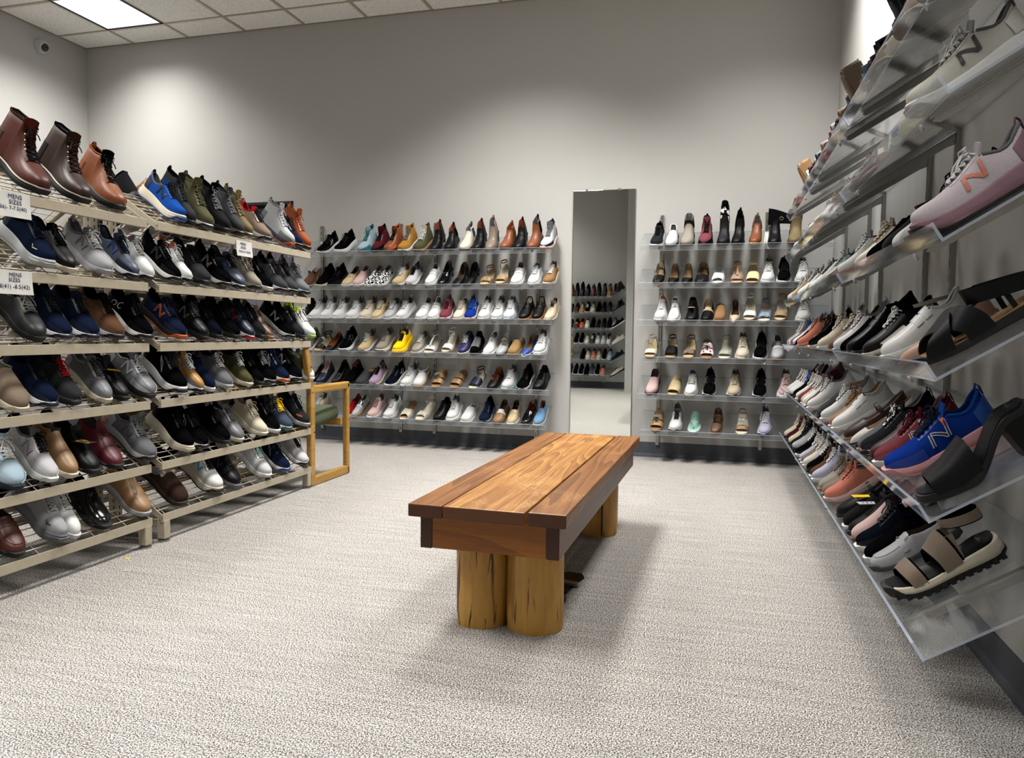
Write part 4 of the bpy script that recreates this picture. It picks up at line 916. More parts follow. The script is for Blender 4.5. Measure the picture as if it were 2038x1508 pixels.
# scraps on the carpet
t = tag(put('paper_scrap', MB().box((-.012, -.004, .0), (.012, .004, .0025), Matrix.Rotation(.3, 4, 'Z')), M('cream', 'plain')), 'thin pale paper scrap on carpet below the rack', 'scrap'); t.location = (-2.27, 2.42, 0)
t = tag(put('plastic_scrap', MB().box((-.009, -.005, .0), (.009, .005, .003), Matrix.Rotation(.1, 4, 'Z')), M('yellow', 'plain')), 'tiny yellow scrap on carpet beside rack foot', 'scrap'); t.location = (-2.385, 2.55, 0)
# ------------------------------------------------------------------ wooden armchair with green upholstery
t = thing('armchair', 'wooden armchair with green upholstery at the end of the rack', 'chair', (-2.725, 4.355, 0), group=None)
CW = wood_mat('chair_wood', '85622c', '9d773a', 'b08a4a', (1.5, 1.5, 9), 4.0, .38); GR = 'moss'; HEX['moss'] = '666d58'; G2 = M('moss', 'knit')
for s in (-1, 1):
    x0 = s*.285-.019; x1 = x0+.038; fr = MB()
    def bar(a, b_, wd):
        d = Vector((0, b_[0]-a[0], b_[1]-a[1])); n = Vector((0, -d.z, d.y)).normalized()*wd/2; A = Vector((0, *a)); B_ = Vector((0, *b_))
        q = [A-n, A+n, B_+n, B_-n]; return MB().add([(x0, p.y, p.z) for p in q]+[(x1, p.y, p.z) for p in q], [(3, 2, 1, 0), (4, 5, 6, 7), (0, 1, 5, 4), (1, 2, 6, 5), (2, 3, 7, 6), (3, 0, 4, 7)])
    put('back_post', merged(bar((-.235, .0), (-.235, .60), .052), bar((-.233, .58), (-.300, .865), .050)), CW, t, bevel=.009)
    put('front_post', bar((.225, .0), (.225, .632), .040), CW, t, bevel=.010)
    put('armrest', bar((-.225, .607), (.243, .607), .050), CW, t, bevel=.012)
    put('floor_rail', bar((-.225, .028), (.235, .028), .056), CW, t, bevel=.008)
    bo = MB()
    for yy, zz in ((-.262, .75), (-.225, .34), (.225, .37)): bo.cyl((x0-.001 if s < 0 else x1-.001, yy, zz), .0055, .002, 10, 'x')
    put('bolt', bo, M('black', 'plain'), t)
put('seat_rail', MB().box((-.266, .185, .335), (.266, .215, .385)), CW, t, bevel=.003); put('seat_rail', MB().box((-.266, -.23, .315), (.266, -.20, .365)), CW, t, bevel=.003)
def cushion(c, sx, sy, sz, rx):
    m = Matrix.Translation(c) @ Matrix.Rotation(rx, 4, 'X'); vs = []; nu, nv = 16, 8; mb = MB()
    for i in range(nv+1):
        for j in range(nu):
            a = pi*i/nv-pi/2; b_ = 2*pi*j/nu; f = lambda v, e: abs(v)**e*(1 if v >= 0 else -1)
            vs.append(m @ Vector((sx*f(cos(a), .25)*f(cos(b_), .25), sy*f(cos(a), .25)*f(sin(b_), .25), sz*f(sin(a), .45))))
    return mb.add(vs, [(i*nu+j, i*nu+(j+1) % nu, (i+1)*nu+(j+1) % nu, (i+1)*nu+j) for i in range(nv) for j in range(nu)]).mesh('cushion', True)
put('seat_cushion', cushion((0, -.01, .405), .262, .225, .048, radians(7)), G2, t); put('back_cushion', cushion((0, -.268, .725), .262, .030, .125, radians(14)), G2, t)
# ------------------------------------------------------------------ every shoe on show: shelf by shelf
DATA = """
rack 0
2.220 boot rbrown,dbrown,black,black w=cream;tall red-brown lace boot
2.408 boot dbrown,black,black,dbrown w=cream;tall dark brown lace boot
2.587 hike cognac,cognac,black,black t=black;cognac hiking boot with black tongue
2.954 max blue,navy,cream,black N=black,o=blue;blue trail shoe with cream sole
3.028 hike charcoal,black,black,charcoal;charcoal hiking boot
3.151 hike olive,olive,white,olive o=charcoal;olive hiking boot
3.287 hike black,black,black,grey;black hiking boot with grey laces
3.406 hike dgrey,charcoal,taupe,grey w=orange;dark grey hiking boot with orange stripe
3.480 hike khaki,olive,cream,khaki o=olive;khaki and olive hiking boot
3.649 run taupe,taupe,white,black o=black,t=red;taupe trail shoe with red collar
3.886 hike silver,grey,navy,silver o=orange;pale grey hiking boot with orange toe
3.973 run navy,black,white,black o=black;navy trail shoe
4.068 hike rust,rust,tan,rust;rust orange hiking boot
rack 1
2.235 max navy,navy,silver,navy b=white;navy thick-soled running shoe with white tick
2.338 sneak black,black,cream,black;black knit sneaker with cream sole
2.516 run lgrey,lgrey,lgrey,white N=grey;pale grey running shoe
2.663 walk slate,navy,white,navy N=blue,o=black;slate walking shoe with blue trim
2.753 walk white,white,white,white o=navy;white walking shoe
2.924 run black,black,white,black N=dgrey,o=black;black running shoe with white sole
2.998 run white,lgrey,white,white o=black,t=coral;white running shoe with coral tongue
3.124 hikl charcoal,charcoal,black,black;charcoal trail shoe with ribbed sides
3.290 run black,black,white,black N=white,o=black;black running shoe with white outlined emblem
3.410 walk slate,navy,white,navy N=blue,o=black;slate blue walking shoe
3.547 run greige,greige,greige,greige o=black;greige running shoe
3.655 run black,black,white,black c=white;black running shoe with white side mark
3.804 run dgrey,charcoal,white,charcoal o=black;dark grey running shoe
3.920 run dgrey,black,white,black o=black;grey running shoe with black laces
4.048 run grey,grey,ice,grey o=black;mid grey running shoe with icy sole
rack 2
2.191 sneak charcoal,olive,black,grey;charcoal sneaker with grey laces
2.303 run navy,navy,white,black o=navy;navy running shoe with white sole
2.432 run navy,black,white,black o=navy;navy knit running shoe with black heel
2.564 run brown,maroon,lgrey,black o=black,t=black;brown trail shoe with maroon collar
2.732 run black,black,white,black r=lgrey,o=black;black running shoe with looped emblem
2.948 run navy,black,black,navy N=orange,o=orange;navy trail shoe with orange emblem
3.111 walk black,black,black,dgrey N=grey,w=grey;black walking shoe with grey laces
3.213 run dnavy,dnavy,black,black o=black;dark navy running shoe
3.354 run black,black,black,black;plain black running shoe
3.489 walk navy,navy,white,navy N=red,o=red;navy walking shoe with red emblem
3.589 hikl black,charcoal,black,black;black trail shoe
3.670 oxf brown,brown,tan,black;brown suede lace shoe
3.885 run black,black,white,black N=white,o=black;black running shoe with white outlined emblem
3.989 run charcoal,black,black,black;charcoal running shoe
4.110 run white,lime,blue,white o=lime,t=lime;white running shoe with lime collar
rack 3
2.112 slip taupe,taupe,cream,-;taupe slip-on with cream sole
2.235 run navy,navy,white,black o=navy;navy running shoe with white sole
2.342 hikl charcoal,charcoal,black,red;charcoal trail shoe with red laces
2.504 sneak grey,lgrey,cream,dgrey;melange grey knit shoe with cream sole
2.601 oxf black,black,black,black g=card;black leather shoe with hanging card
2.747 walk grey,silver,black,silver N=silver;metallic grey walking shoe
2.936 max black,black,white,black v=silver,o=black;black running shoe with silver chevron
3.076 walk mustard,grey,white,white N=lgrey,o=black;mustard and grey suede sneaker
3.162 slip navy,navy,white,-;navy slip-on with bow
3.288 run grey,navy,lgrey,white t=navy,e=orange;grey and orange sneaker with zigzag laces
3.462 run olive,orange,cream,white t=navy;olive and orange sneaker with zigzag laces
3.567 run black,black,black,black;black running shoe
3.681 run black,black,white,grey o=black;black running shoe with speckled laces
3.818 run navy,black,white,navy o=orange,v=white;navy running shoe with orange sole
3.958 run black,black,white,black N=white,o=black;black running shoe with white outlined emblem
4.107 sneak white,white,white,white;white leather sneaker
rack 4
2.079 run ice,ice,navy,white;ice blue running shoe
2.226 run palegrey,palegrey,white,black N=grey;pale running shoe with black laces
2.322 chel tan,tan,cream,- low;tan suede pull-on boot with cream sole
2.434 oxf black,black,black,black g=card;black leather shoe with hanging card
2.555 oxf burgundy,burgundy,black,burgundy;burgundy leather derby
2.740 run grey,silver,lgrey,grey N=dgrey,o=black;silver grey running shoe
2.981 max black,black,cream,black;black thick-soled running shoe with cream edge
3.096 run black,black,white,black v=white,o=black;black running shoe with white chevron
3.266 run black,black,black,black;all black running shoe
3.387 sneak grey,lgrey,cream,grey l=burgundy;grey knit shoe with burgundy lining
3.595 run cream,black,cream,cream t=cream;cream and black sneaker
3.717 run black,black,white,black;black running shoe with slim white sole
3.841 run slate,slate,white,yellow N=silver,o=teal;slate running shoe with yellow laces
4.035 run charcoal,charcoal,lgrey,black x=KEEN;charcoal running shoe with orange lettering
rack 5
2.082 loaf rbrown,rbrown,black,-;red-brown leather shoe
2.259 max lgrey,grey,grey,lgrey b=charcoal;translucent grey thick-soled running shoe
2.333 sneak white,white,white,white;white leather sneaker with laced eyelets
2.484 oxf black,black,black,black p=1;polished black dress shoe
2.703 chel tan,tan,lgrey,- low;tan leather pull-on shoe with grey sole
2.941 clog dbrown,dbrown,dbrown,- f=cream;dark brown slipper with fleece lining
3.190 max white,lgrey,cream,black N=turq,o=black;white running shoe with turquoise emblem
3.353 walk black,black,grey,dgrey N=dgrey;black walking shoe with grey midsole
3.625 run palegrey,green,white,mint r=white,o=white;pale grey running shoe with green heel
3.817 run navy,dnavy,white,navy v=silver,o=blue;navy running shoe with silver chevron
4.021 run palegrey,white,white,black N=silver,o=black;pale running shoe with black laces
left 0
-3.302 run black,black,white,black s=silver;black running shoe with silver side stripes
-3.135 max black,black,white,black;black running shoe with thick white sole
-2.919 hike ice,teal,teal,teal o=tan;light blue hiking boot
-2.790 hike burgundy,black,black,black;burgundy hiking boot
-2.680 hike cognac,orange,black,black;cognac boot with orange collar
-2.553 hike mustard,mustard,white,grey;mustard hiking boot
-2.419 hike olive,olive,tan,white t=cream;olive boot with cream collar
-2.277 heelb black,black,black,- s2=black,l=rust;black ankle boot with strapped vamp
-2.146 chel black,black,black,- l=rust;black chelsea boot with pull tab
-2.016 chel cream,slate,black,- ;cream chelsea boot with slate gore
-1.905 heelb black,black,black,- s2=black,l=rust;black ankle boot with heel and straps
-1.791 heelb taupe,taupe,black,- hi;taupe tall-heeled ankle boot
-1.673 chel cognac,cognac,black,- l=rust;cognac ankle boot
-1.557 heelb black,black,black,- s2=black,l=rust;black buckled ankle boot
-1.450 chel cognac,black,black,- hi;tall cognac chelsea boot
-1.337 hike palegrey,charcoal,white,grey o=orange;pale grey hiking boot with orange heel
left 1
-3.453 clog brown,dbrown,tan,- hh,f=dbrown;brown heeled clog with fur trim
-3.317 slip black,dgreen,cream,- hi;black high slip-on bootie
-3.202 run black,black,black,black;all black sneaker
-3.074 loaf sand,sand,white,-;sand loafer with white sole
-2.966 slip palepink,palepink,white,-;pale pink slip-on
-2.859 slip leopard,leopard,white,-;black and white speckled slip-on
-2.757 slip leopard,leopard,white,-;black and white speckled slip-on
-2.607 run sand,tan,white,white o=black;sand running shoe with white laces
-2.485 run palegrey,navy,white,black o=black;pale running shoe with black laces
-2.311 velc white,white,white,-;white leather shoe with two straps
-2.214 loaf black,black,black,- hh,p=1;black heeled loafer
-2.079 pump black,black,black,- l=brown;black pump with brown insole
-1.980 pump black,black,black,- l=black;black square pump
-1.834 sand tan,tan,tan,- cr;tan strappy sandal
-1.699 wedge camel,camel,camel,-;camel block-heel sandal
-1.574 velc white,white,white,-;white leather shoe with two straps
-1.434 sneak white,ice,white,white;white and light blue sneaker
-1.312 run tan,white,cream,white;tan and white sneaker
left 2
-3.504 sneak black,black,white,white;black knit sneaker with white sole
-3.386 run white,lgrey,white,white;white walking shoe with grey lining
-3.275 run white,lgrey,white,white;white running shoe with grey lining
-3.160 run white,white,white,white;white running shoe
-3.032 run white,lgrey,white,white;white running shoe with grey tab
-2.905 run cream,lgrey,cream,cream;cream running shoe
-2.794 sneak sand,tan,cream,cream;sand and tan sneaker
-2.679 sneak silver,grey,white,white l=green;silver sneaker with green lining
-2.574 run white,white,white,white;tall-heeled white knit shoe
-2.394 velc white,white,white,-;white two-strap shoe
-2.283 velc white,white,white,-;white two-strap shoe beside the burgundy one
-2.177 run rosewood,burgundy,white,burgundy N=pink,o=rose;burgundy running shoe
-2.064 sneak cream,cream,cream,cream;cream canvas sneaker
-1.960 run royal,blue,white,blue N=white,o=pink;royal blue running shoe
-1.844 run white,white,white,white;white knit slip-in shoe
-1.734 run white,lgrey,white,white;white running shoe with grey edge
-1.629 run white,ice,ice,white N=sky;white running shoe with blue side
-1.509 velc black,black,gum,- l=cream;black strap shoe with gum sole
-1.402 velc black,black,gum,- l=cream;black strap shoe with gum sole, further right
-1.304 oxf beige,beige,beige,black;beige perforated lace shoe
left 3
-3.456 run grey,lime,white,grey;grey running shoe with lime heel
-3.344 sand black,black,tan,-;black flower sandal
-3.243 bal black,black,black,- l=rust;black espadrille flat
-3.090 max black,black,white,black N=dgrey,o=black;black running shoe with thick white sole
-2.920 run sand,sand,white,white o=black;sand running shoe
-2.748 max greige,greige,cream,greige o=black;greige thick-soled running shoe
-2.592 max yellow,yellow,yellow,black;bright yellow running shoe
-2.429 sneak greige,greige,white,white;greige canvas sneaker
-2.317 sand white,tan,cream,- tt;white T-strap sandal with tan toe
-2.162 wedge white,white,rope,- as;white wedge sandal
-2.018 sneak indigo,navy,cream,white;indigo sneaker with white laces
-1.910 slip black,black,black,silver bg;black bungee-laced shoe
-1.808 oxf white,white,white,white;white leather lace shoe
-1.697 mj silver,silver,black,- l=cream,pt;silver peep-toe slingback
-1.593 clog camel,camel,camel,- ;camel suede mule loafer
-1.493 bal blue,blue,white,- l=tan;blue espadrille
-1.378 max white,white,white,white N=silver;white running shoe with emblem
left 4
-3.429 bal black,black,black,-;black wedge slip-on
-3.321 wedget navy,black,black,- l=palepink;navy closed wedge with black heel
-3.172 wedget black,black,black,-;black closed wedge
-3.052 slip black,black,black,- l=rust,hi,p=1;black leather shooty
-2.934 clog dgrey,dgrey,dgrey,- l=tan;grey mule with tan insole
-2.812 run lilac,maroon,cream,black o=black;lilac running shoe
-2.669 run dnavy,black,white,dnavy c=white;dark navy running shoe with white mark
-2.527 run white,white,white,white;white tall-heeled knit shoe
-2.405 clog white,white,gum,- sb;white clog with heel strap
-2.244 slide camel,camel,camel,- g=teal;camel two-strap slide with teal tag
-2.086 slide tan,tan,tan,-;tan two-strap platform slide
-1.921 sand navy,navy,cream,- cv;navy peep-toe slingback
-1.771 mj black,black,black,- l=rust;black mary jane with rust insole
-1.644 run palegrey,mint,mint,white;mint and white running shoe
-1.518 run black,black,white,black o=black;black running shoe with white sole
-1.382 walk black,black,black,black;black leather walking shoe
left 5
-3.381 sneak beige,beige,cream,white;beige wedge sneaker
-3.062 slip red,red,white,-;red shoe
-2.986 sneak silver,white,gum,- st;silver crossed-strap sneaker
-2.831 run palepink,rose,white,rose;pale pink running shoe
-2.678 run white,white,white,white;off-white running shoe
-2.531 slide cream,cream,white,- x;cream crossed-strap slide
-2.395 sand cream,cream,cream,- cr;cream strappy sandal
-2.234 sneak black,black,black,black;black leather sneaker
-2.106 max white,white,white,white;white thick-soled running shoe
-1.983 clog white,white,white,-;white backless knit sneaker
-1.832 run navy,dnavy,silver,navy o=navy;navy running shoe with orange tag
-1.713 loaf tan,white,brown,-;tan and white loafer
-1.594 loaf sand,sand,white,-;sand loafer with white sole
-1.481 loaf black,black,brown,- l=rust,p=1;black loafer with brown insole
-1.374 slip sky,sky,cream,- l=rust;sky blue slip-on
mid 0
-0.482 run charcoal,black,white,black;charcoal running shoe
-0.370 slip white,white,black,-;white leather slip-on
-0.256 rain greige,black,black,- lo;greige duck boot with black shaft
-0.122 hike rosewood,black,black,black;rosewood lace-up boot
0.007 rain black,cow,black,- pr;tall black boot with mottled white shaft
0.106 chel black,black,black,- hi;tall black chelsea boot
0.229 chel cognac,khaki,sand,-;cognac chelsea boot with pale welt
0.368 mulb black,black,black,- ;black boot with folded shaft and ring
0.504 rain khaki,khaki,brown,- ;tall khaki suede boot
mid 1
-0.460 mj black,black,tan,- l=sand;black mary jane with sand insole
-0.352 bal black,black,black,- l=tan;black ballet flat
-0.249 bal black,black,black,- l=tan;black ballet flat with glossy toe
-0.144 mj black,black,black,- l=tan,wide;wide black mary jane
-0.021 slide white,white,white,- x;white crossed slide
0.114 sand bronze,bronze,tan,- tt;bronze T-strap sandal
0.224 sand gold,gold,tan,- cv;gold woven ankle-strap sandal
0.325 run white,lgrey,white,white;white running shoe
0.438 run black,black,white,black;black running shoe with white sole
0.564 run white,lgrey,white,white;white cross trainer
mid 2
-0.439 run white,orange,white,white t=palepink;white and orange knit shoe
-0.338 oxf white,white,white,white;white leather lace shoe
-0.202 oxf black,black,black,black g=white;black shoe with white tag
-0.096 loaf black,sand,black,- l=sand;black loafer with sand trim
0.001 clog tan,tan,tan,- l=brown;tan suede clog
0.105 bal beige,beige,tan,- l=brown;beige perforated flat
0.211 wedge white,white,rope,- as;white wedge sandal with ankle strap
0.312 sand denim,denim,cream,- cr;denim blue crossed sandal
0.423 wedge camel,camel,camel,- as;camel wedge sandal
0.577 run white,white,white,white;white sneaker
mid 3
-0.504 sand cream,cream,tan,- ;cream knotted sandal
-0.350 sand black,black,tan,- cv;black slingback clog
-0.221 sand brown,brown,tan,- cr;brown buckled sandal
-0.085 slide multi,multi,tan,- g=white;multicoloured two-strap slide
0.041 sand sage,sage,cream,- ;sage ankle-strap sandal
0.166 run cream,cream,cream,cream;cream running shoe
0.289 run black,dnavy,white,black;black knit running shoe
0.415 sneak silver,white,gum,- st;silver crossed-strap sneaker
mid 4
-0.494 slip palepink,maroon,maroon,-;pink slip-on with maroon sole
-0.325 slide sand,sand,sand,- cv;sand peep-toe slide
-0.199 sneak white,denim,cream,cream;white and denim sneaker
-0.063 run black,black,white,black N=white,o=black;black running shoe with outlined emblem
0.110 run beige,beige,white,beige o=black;beige running shoe
0.294 run black,black,white,black N=white,o=black;black running shoe with outlined emblem, nearer right end
0.472 max palepink,palepink,white,palepink;pale pink running shoe
mid 5
-0.446 slide camel,camel,tan,- g=sky;camel three-strap slide with blue tag
-0.307 run white,grey,white,charcoal o=black;white running shoe with loose lace
-0.166 flip mint,mint,white,-;mint flip-flop
-0.008 mj brown,brown,tan,- l=brown;brown mary jane
0.182 sand tan,beige,cream,- g=white;beige sport sandal with white tag
0.341 run lavender,lavender,white,white N=dgrey,o=indigo;lavender running shoe with emblem
right 0
1.950 heelb brown,brown,black,-;brown ankle boot
2.080 chel black,black,black,- hi;black chelsea boot
2.200 hike khaki,tan,cream,tan;khaki lace boot
2.320 rain navy,brown,black,- lo;navy boot with brown foot
2.440 chel cream,cream,white,- hi;cream ankle boot
2.560 hike brown,tan,cream,tan;brown quilted boot
2.680 rain dnavy,dnavy,black,- ;tall navy boot
2.800 heelb taupe,taupe,black,-;taupe ankle boot
2.920 run greige,greige,cream,greige;greige quilted sneaker
3.030 chel black,black,black,- hi;black ankle boot
3.170 rain maroon,maroon,black,- lo;dark maroon boot
3.290 chel denim,denim,black,- hi;denim blue ankle boot
3.410 heelb tan,tan,tan,-;tan ankle boot
3.530 rain taupe,taupe,black,- ;tall taupe ribbed boot
3.650 chel slate,slate,black,- hi;slate ankle boot
3.770 heelb black,black,black,-;black heeled boot
3.890 chel tan,tan,black,- hi;camel boot with black shaft
4.010 rain black,black,black,- lo;black rubber boot
4.130 chel lgrey,lgrey,white,- hi;pale grey ankle boot
4.250 hike rosewood,rosewood,black,black;rosewood lace boot
4.500 chel brown,brown,black,- hi;brown ankle boot
4.620 heelb cognac,cognac,black,-;cognac heeled boot
4.740 chel navy,navy,black,- hi;navy ankle boot
4.860 rain greige,black,black,- lo;greige rubber boot
4.980 hike rosewood,black,black,black;rosewood hiking boot
5.100 chel black,black,black,- hi;black chelsea boot near far end
5.220 chel white,white,black,- hi;white ankle boot
5.340 rain tan,tan,brown,- ;tall tan boot
right 1
2.084 max ivory,ivory,white,white N=dgrey,o=lgrey,big;ivory running shoe with dark grey emblem
2.238 sneak cream,cream,cream,cream;cream quilted sneaker
2.326 sneak denim,denim,white,navy;denim floral sneaker
2.414 pump dnavy,dnavy,black,-;dark navy flat
2.509 sand tan,tan,tan,- cr;tan strappy sandal
2.900 bal mauve,mauve,black,-;mauve flat
3.020 loaf mauve,maroon,black,-;mauve loafer
3.180 sneak cream,cream,white,cream;cream sneaker
3.300 bal black,black,black,- l=tan;black flat
3.420 sand tan,tan,cream,- ;tan ankle-strap sandal
3.540 loaf rosewood,rosewood,black,-;rosewood loafer
3.660 sneak greige,greige,white,white;greige sneaker
3.780 mj black,black,black,- l=tan;black mary jane
3.900 sand beige,beige,cream,- cr;beige strappy sandal
4.020 run cream,cream,white,cream;cream running shoe
4.140 clog cream,cream,cream,-;cream slide clog
4.260 run white,white,white,white;white running shoe
4.480 bal black,black,black,-;black flat
4.600 sand mauve,mauve,tan,- tt;mauve woven sandal
4.720 sand mauve,bronze,tan,- cr;bronze strappy sandal
4.840 slip black,black,white,-;black slip-on
4.960 sand gold,gold,cream,- cv;pale gold woven sandal
5.080 run white,white,white,white;white sneaker
5.200 sneak white,silver,white,white;white and silver sneaker
5.330 sneak white,navy,white,white;white sneaker with navy heel
right 2
1.985 max palemauve,mauve,mauve,white N=coral,o=black,big;mauve ombre running shoe with coral emblem
2.073 run palegrey,black,black,black t=black;pale grey trail shoe with black laces
2.166 slip lgrey,lgrey,black,-;pale grey slip-on
2.254 slip white,black,black,-;white toe slip-on
2.380 clog black,black,black,- sb;black clog with heel strap
2.620 slip black,black,black,-;black neoprene shoe
2.840 sneak cream,tan,gum,cream;cream perforated sneaker
3.185 run white,red,red,white;white knit shoe with red sole
3.553 loaf maroon,maroon,black,-;maroon pointed flat
3.747 sneak sage,teal,white,white;sage sneaker
4.023 slip white,mint,mint,-;white shoe with mint sole
4.111 bal black,black,black,-;black wedge flat
4.199 sneak white,dnavy,white,white;white and navy sneaker
4.287 sand black,black,black,- cr;black strappy sandal
4.375 sand camel,camel,tan,- tt;camel sandal
4.500 sand white,white,black,- cr;white and black sandal
4.650 sand camel,tan,tan,- ;camel strap sandal
4.800 sneak white,denim,white,white;white and striped sneaker
4.950 clog tan,tan,tan,-;tan clog
5.100 run sand,sand,white,white;sand sneaker
5.250 sand orange,white,tan,- ;orange sandal
5.400 run white,white,white,white;white shoe
right 3
1.983 sand black,black,black,- wd,big;black crossed strap sandal with wooden footbed
2.172 bal blush,blush,blush,- sp;blush flat with black dots
2.335 velc white,white,white,-;white leather two-strap shoe
2.474 sand greige,greige,black,- cv;greige cut-out bootie
2.632 sneak black,dnavy,cream,white;black high sneaker with cream sole
2.803 slip black,black,black,- hi;black stretch bootie
2.933 velc black,black,black,-;black strap shoe
3.089 slip black,black,black,-;black knit slip-on
3.225 run white,ice,ice,white;white running shoe with icy laces
3.416 sneak brown,dbrown,gum,cream;brown leather sneaker with gum sole
3.716 run cream,cream,white,cream;cream running shoe with looped laces
4.077 run black,black,cream,black;black knit running shoe
4.345 sand tan,denim,tan,- cr;tan and denim sandal
4.652 run coral,coral,coral,coral;coral running shoe
4.740 sand rbrown,rbrown,tan,- cr;terracotta strap sandal
4.828 slip black,dgreen,black,-;black and olive shoe
4.920 run white,ice,blue,blue;white running shoe with blue laces
5.080 run mauve,pink,orange,khaki;mauve running shoe with khaki laces
5.240 sneak white,grey,white,white;white and grey sneaker
5.400 sneak silver,white,white,white;silver sneaker
right 4
1.911 mulh black,black,black,- big;black block-heeled mule
2.194 run royal,blue,pink,navy N=cream,e=orange,t=blue,big;royal blue running shoe with outlined emblem
2.348 run rosewood,burgundy,white,burgundy N=white,e=white,t=burgundy;burgundy running shoe with white emblem
2.436 velc maroon,mauve,black,- ;mauve strap shoe
2.558 run charcoal,black,white,leopard r=white,o=black;charcoal running shoe with dotted laces
2.646 slip grey,grey,tan,-;grey suede slip-on
2.753 bal black,black,black,- ;black pointed flat
2.862 bal ivory,ivory,black,- l=tan;ivory pointed flat
2.970 mj dbrown,dbrown,tan,- l=brown;dark brown buckled mary jane
3.212 velc white,palegrey,white,- ;white sport shoe with two straps
3.307 sneak tan,tan,white,tan;tan sneaker
3.516 run white,palegrey,white,white;white leather running shoe
3.604 sand tan,brown,orange,- cr;tan woven sandal
3.692 clog dgrey,dgrey,black,-;dark grey clog
4.048 run white,palegrey,white,white;large white running shoe
4.136 chel maroon,maroon,black,-;dark maroon bootie
4.224 oxf sand,sand,white,black;sand lace shoe
4.312 sneak white,lgrey,white,white;white knit sneaker
4.400 sneak beige,tan,white,white;beige sneaker
4.488 run rosewood,burgundy,maroon,white;burgundy sneaker
4.620 run ivory,cream,white,cream;ivory sneaker
4.780 run black,white,black,blue;black sneaker with white edge
4.940 run white,black,black,white;white sneaker with black collar
5.100 sneak white,tan,tan,white;white and tan sneaker
5.260 sneak white,brown,white,white;white sneaker with brown strap
right 5
2.147 spsand taupe,khaki,cream,- o=black,big;khaki sport sandal with thick black tread
2.377 loaf lgrey,lgrey,dgrey,- cn;pale grey suede loafer with chain strap
2.465 slip black,black,white,-;black knit slip-on behind grey loafer
2.576 run dnavy,black,white,dgrey;black running shoe with white sole
2.693 slip palepink,maroon,brown,-;pale pink slip-on with maroon toe
2.781 oxf black,black,black,black g=white,f=charcoal;black fur-cuffed shoe with white tag
2.869 clog black,black,white,- g=gold;black clog with yellow tag
3.071 mj black,black,black,- ;black double-strap mary jane
3.312 run coral,coral,palepink,coral;coral running shoe with pink sole
3.433 sneak taupe,taupe,taupe,taupe;taupe leather sneaker
3.545 sneak greige,greige,gum,taupe;greige sneaker with gum toe
3.738 run lavender,lavender,white,white;pale lavender running shoe
3.826 run brown,camel,white,brown;brown braided sneaker
3.975 run black,black,black,white;black running shoe with glossy panels
4.128 run ivory,white,cream,white;ivory running shoe
4.216 run taupe,grey,white,cream;taupe running shoe
4.304 run lavender,palegrey,lavender,white;lavender and white running shoe
4.500 run black,black,white,white;black running shoe with white toe
4.660 max silver,blue,black,black;silver trail shoe with blue stripe
4.820 hikl black,charcoal,black,black;black trail shoe
4.980 run cream,black,black,cream;cream trail shoe
5.140 run maroon,maroon,maroon,maroon;maroon sneaker
5.300 run cream,black,black,cream;cream and black sneaker at far end
"""
rows = {}; cur = None
for ln in DATA.strip().split('\n'):
    k = ln.split()
    if k[0] in BANKS: cur = (k[0], int(k[1])); rows[cur] = []
    else: a, _, sp = ln.partition(' '); rows[cur].append((float(a), sp))
WHERE = dict(rack='from near end, %s rack shelf', left='from mirror, %s shelf by chair', mid='from mirror, %s shelf by corner', right='from near end, %s side-wall shelf')
GRP = dict(rack='shoes on the %s shelf of the metal rack', left='shoes on the %s clear shelf by the chair', mid='shoes on the %s clear shelf by the corner', right='shoes on the %s side wall shelf')
YAW = dict(rack=(-4, 5), left=(-13, 6), mid=(-4, 4), right=(-3, 3))
for (bank, lev), L_ in rows.items():
    n = len(L_); rnd = random.Random(lev*7+len(bank))
    for i, (pos, sp) in enumerate(L_):
        idx = (n-1-i) if bank == 'left' else i
        lab = sp.split(';')[1]; lb = '%s, %s %s' % (lab, ORD[idx], WHERE[bank] % LEV[lev])
        mu, sg = YAW[bank]; yaw = mu+rnd.uniform(-sg, sg)*.6
        if bank == 'left': yaw = -3+rnd.uniform(-6, 4)-(5 if i < n*.5 else 0)
        place(bank, lev, pos, sp, lb, GRP[bank] % LEV[lev], yaw, gap=min([abs(pos-q[0]) for j, q in enumerate(L_) if j != i]))
# shoes reflected in the mirror (wall behind the viewer) and on the far face of the rack
MIRROR = ['chel cognac,cognac,black,-|heelb black,black,black,-|chel black,black,black,- hi|chel black,black,black,-|chel burgundy,burgundy,black,-|heelb black,black,black,-|hike dgrey,charcoal,black,grey|hike mustard,tan,white,grey|hike brown,dbrown,black,black',
 'bal black,black,black,-|loaf maroon,maroon,black,-|sneak mustard,brown,white,white|run black,black,white,white|run cream,cream,white,cream|run black,black,black,black|velc black,black,black,-|velc charcoal,black,black,-',
 'bal black,black,black,-|loaf maroon,mustard,black,-|loaf orange,orange,black,-|velc white,white,white,-|run black,black,black,black|bal black,black,black,-|oxf black,black,black,black|run dnavy,black,black,black|run cream,tan,white,cream',
 'sand tan,tan,tan,- cr|run black,black,white,black|run black,black,white,black|sneak cream,white,white,white|sneak navy,navy,tan,white|run white,white,white,white|run palegrey,cream,white,white|run white,black,white,black',
 'sand mauve,brown,tan,- cr|run black,black,black,black|run cream,cream,white,cream|run coral,coral,white,coral|run beige,beige,white,beige|run black,black,white,black|run ice,ice,white,ice',
 'run indigo,blue,white,blue|run black,black,white,black|run black,black,white,black|run black,black,black,black|run slate,sky,white,slate|run black,black,white,black|slip coral,cream,white,-']
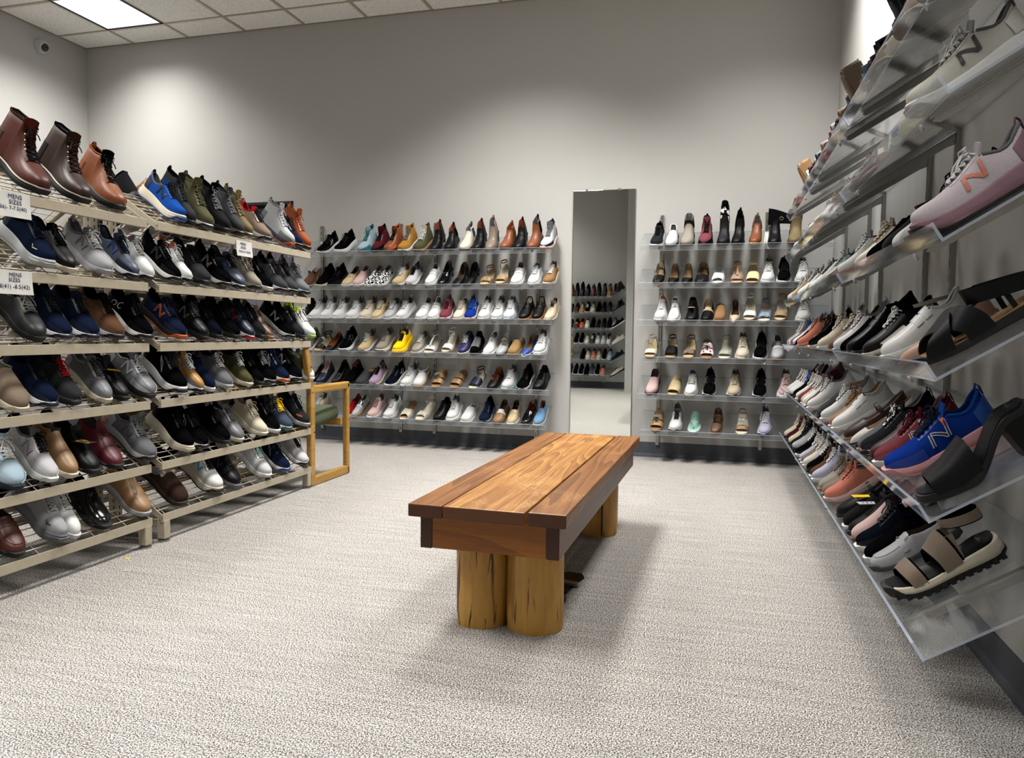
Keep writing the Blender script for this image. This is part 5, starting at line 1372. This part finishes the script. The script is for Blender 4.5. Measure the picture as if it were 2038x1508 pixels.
for lev, s in enumerate(MIRROR):
    it = s.split('|'); n = len(it)
    for i, sp in enumerate(it):
        x = -2.56+.098*i+(.12 if lev in (4,) and i > 0 else 0); ty, c, o, _ = parse(sp)
        place('front', lev, x, sp, '%s %s, %s from corner, %s shelf behind viewer' % (c[0], CATN[ty].replace('_', ' '), ORD[n-1-i], LEV[lev]), 'shoes on the %s shelf behind the viewer' % LEV[lev], 0, True, gap=.098)
    sp = ['heelb black,maroon,black,-', 'chel black,black,black,-', 'run dnavy,black,white,black', 'sneak cream,cream,white,cream', 'run navy,royal,black,navy', 'run cream,black,black,black v=white'][lev]
    ty, c, o, _ = parse(sp)
    place('jog', lev, -.98, sp, '%s %s alone on %s shelf of return wall' % (c[0], CATN[ty].replace('_', ' '), LEV[lev]), 'shoes on the return wall behind the viewer', 0, True)
REAR = ['hike black,charcoal,black,orange|chel tan,tan,white,-|chel tan,tan,white,-|hike black,black,black,orange', 'run white,lgrey,white,white|run red,black,white,black|run dnavy,blue,white,navy|sneak white,white,white,white|run black,black,white,black',
 'run white,white,white,white|run black,red,white,black|oxf black,black,black,black|run white,silver,white,white|sneak lgrey,grey,white,white', 'sneak white,white,white,white|run palegrey,grey,white,white|run black,black,white,black|loaf brown,brown,black,-|oxf dbrown,dbrown,black,black',
 'run navy,navy,white,navy|run rose,white,white,white|oxf brown,brown,black,black|run dgrey,black,white,black|slip tan,tan,white,-', 'run grey,grey,white,white|run black,black,white,black|sneak white,white,white,white|oxf black,black,black,black|run navy,navy,white,navy']
for lev, s in enumerate(REAR):
    k = 0
    for y in [2.10+.155*i for i in range(4)]+[2.92+.145*i for i in range(8)]:
        it = s.split('|'); sp = it[(k*3+lev) % len(it)]; ty, c, o, _ = parse(sp); k += 1
        if lev == 0 and k < 5: continue
        if lev == 0 and k == 5: sp = 'chel tan,tan,white,-'; ty, c, o, _ = parse(sp)
        place('rear', lev, y, sp, '%s %s, %s from near end, %s shelf, rack\'s far face' % (c[0], CATN[ty].replace('_', ' '), ORD[k-1], LEV[lev]), 'shoes on the %s shelf of the far rack face' % LEV[lev], 0, True)
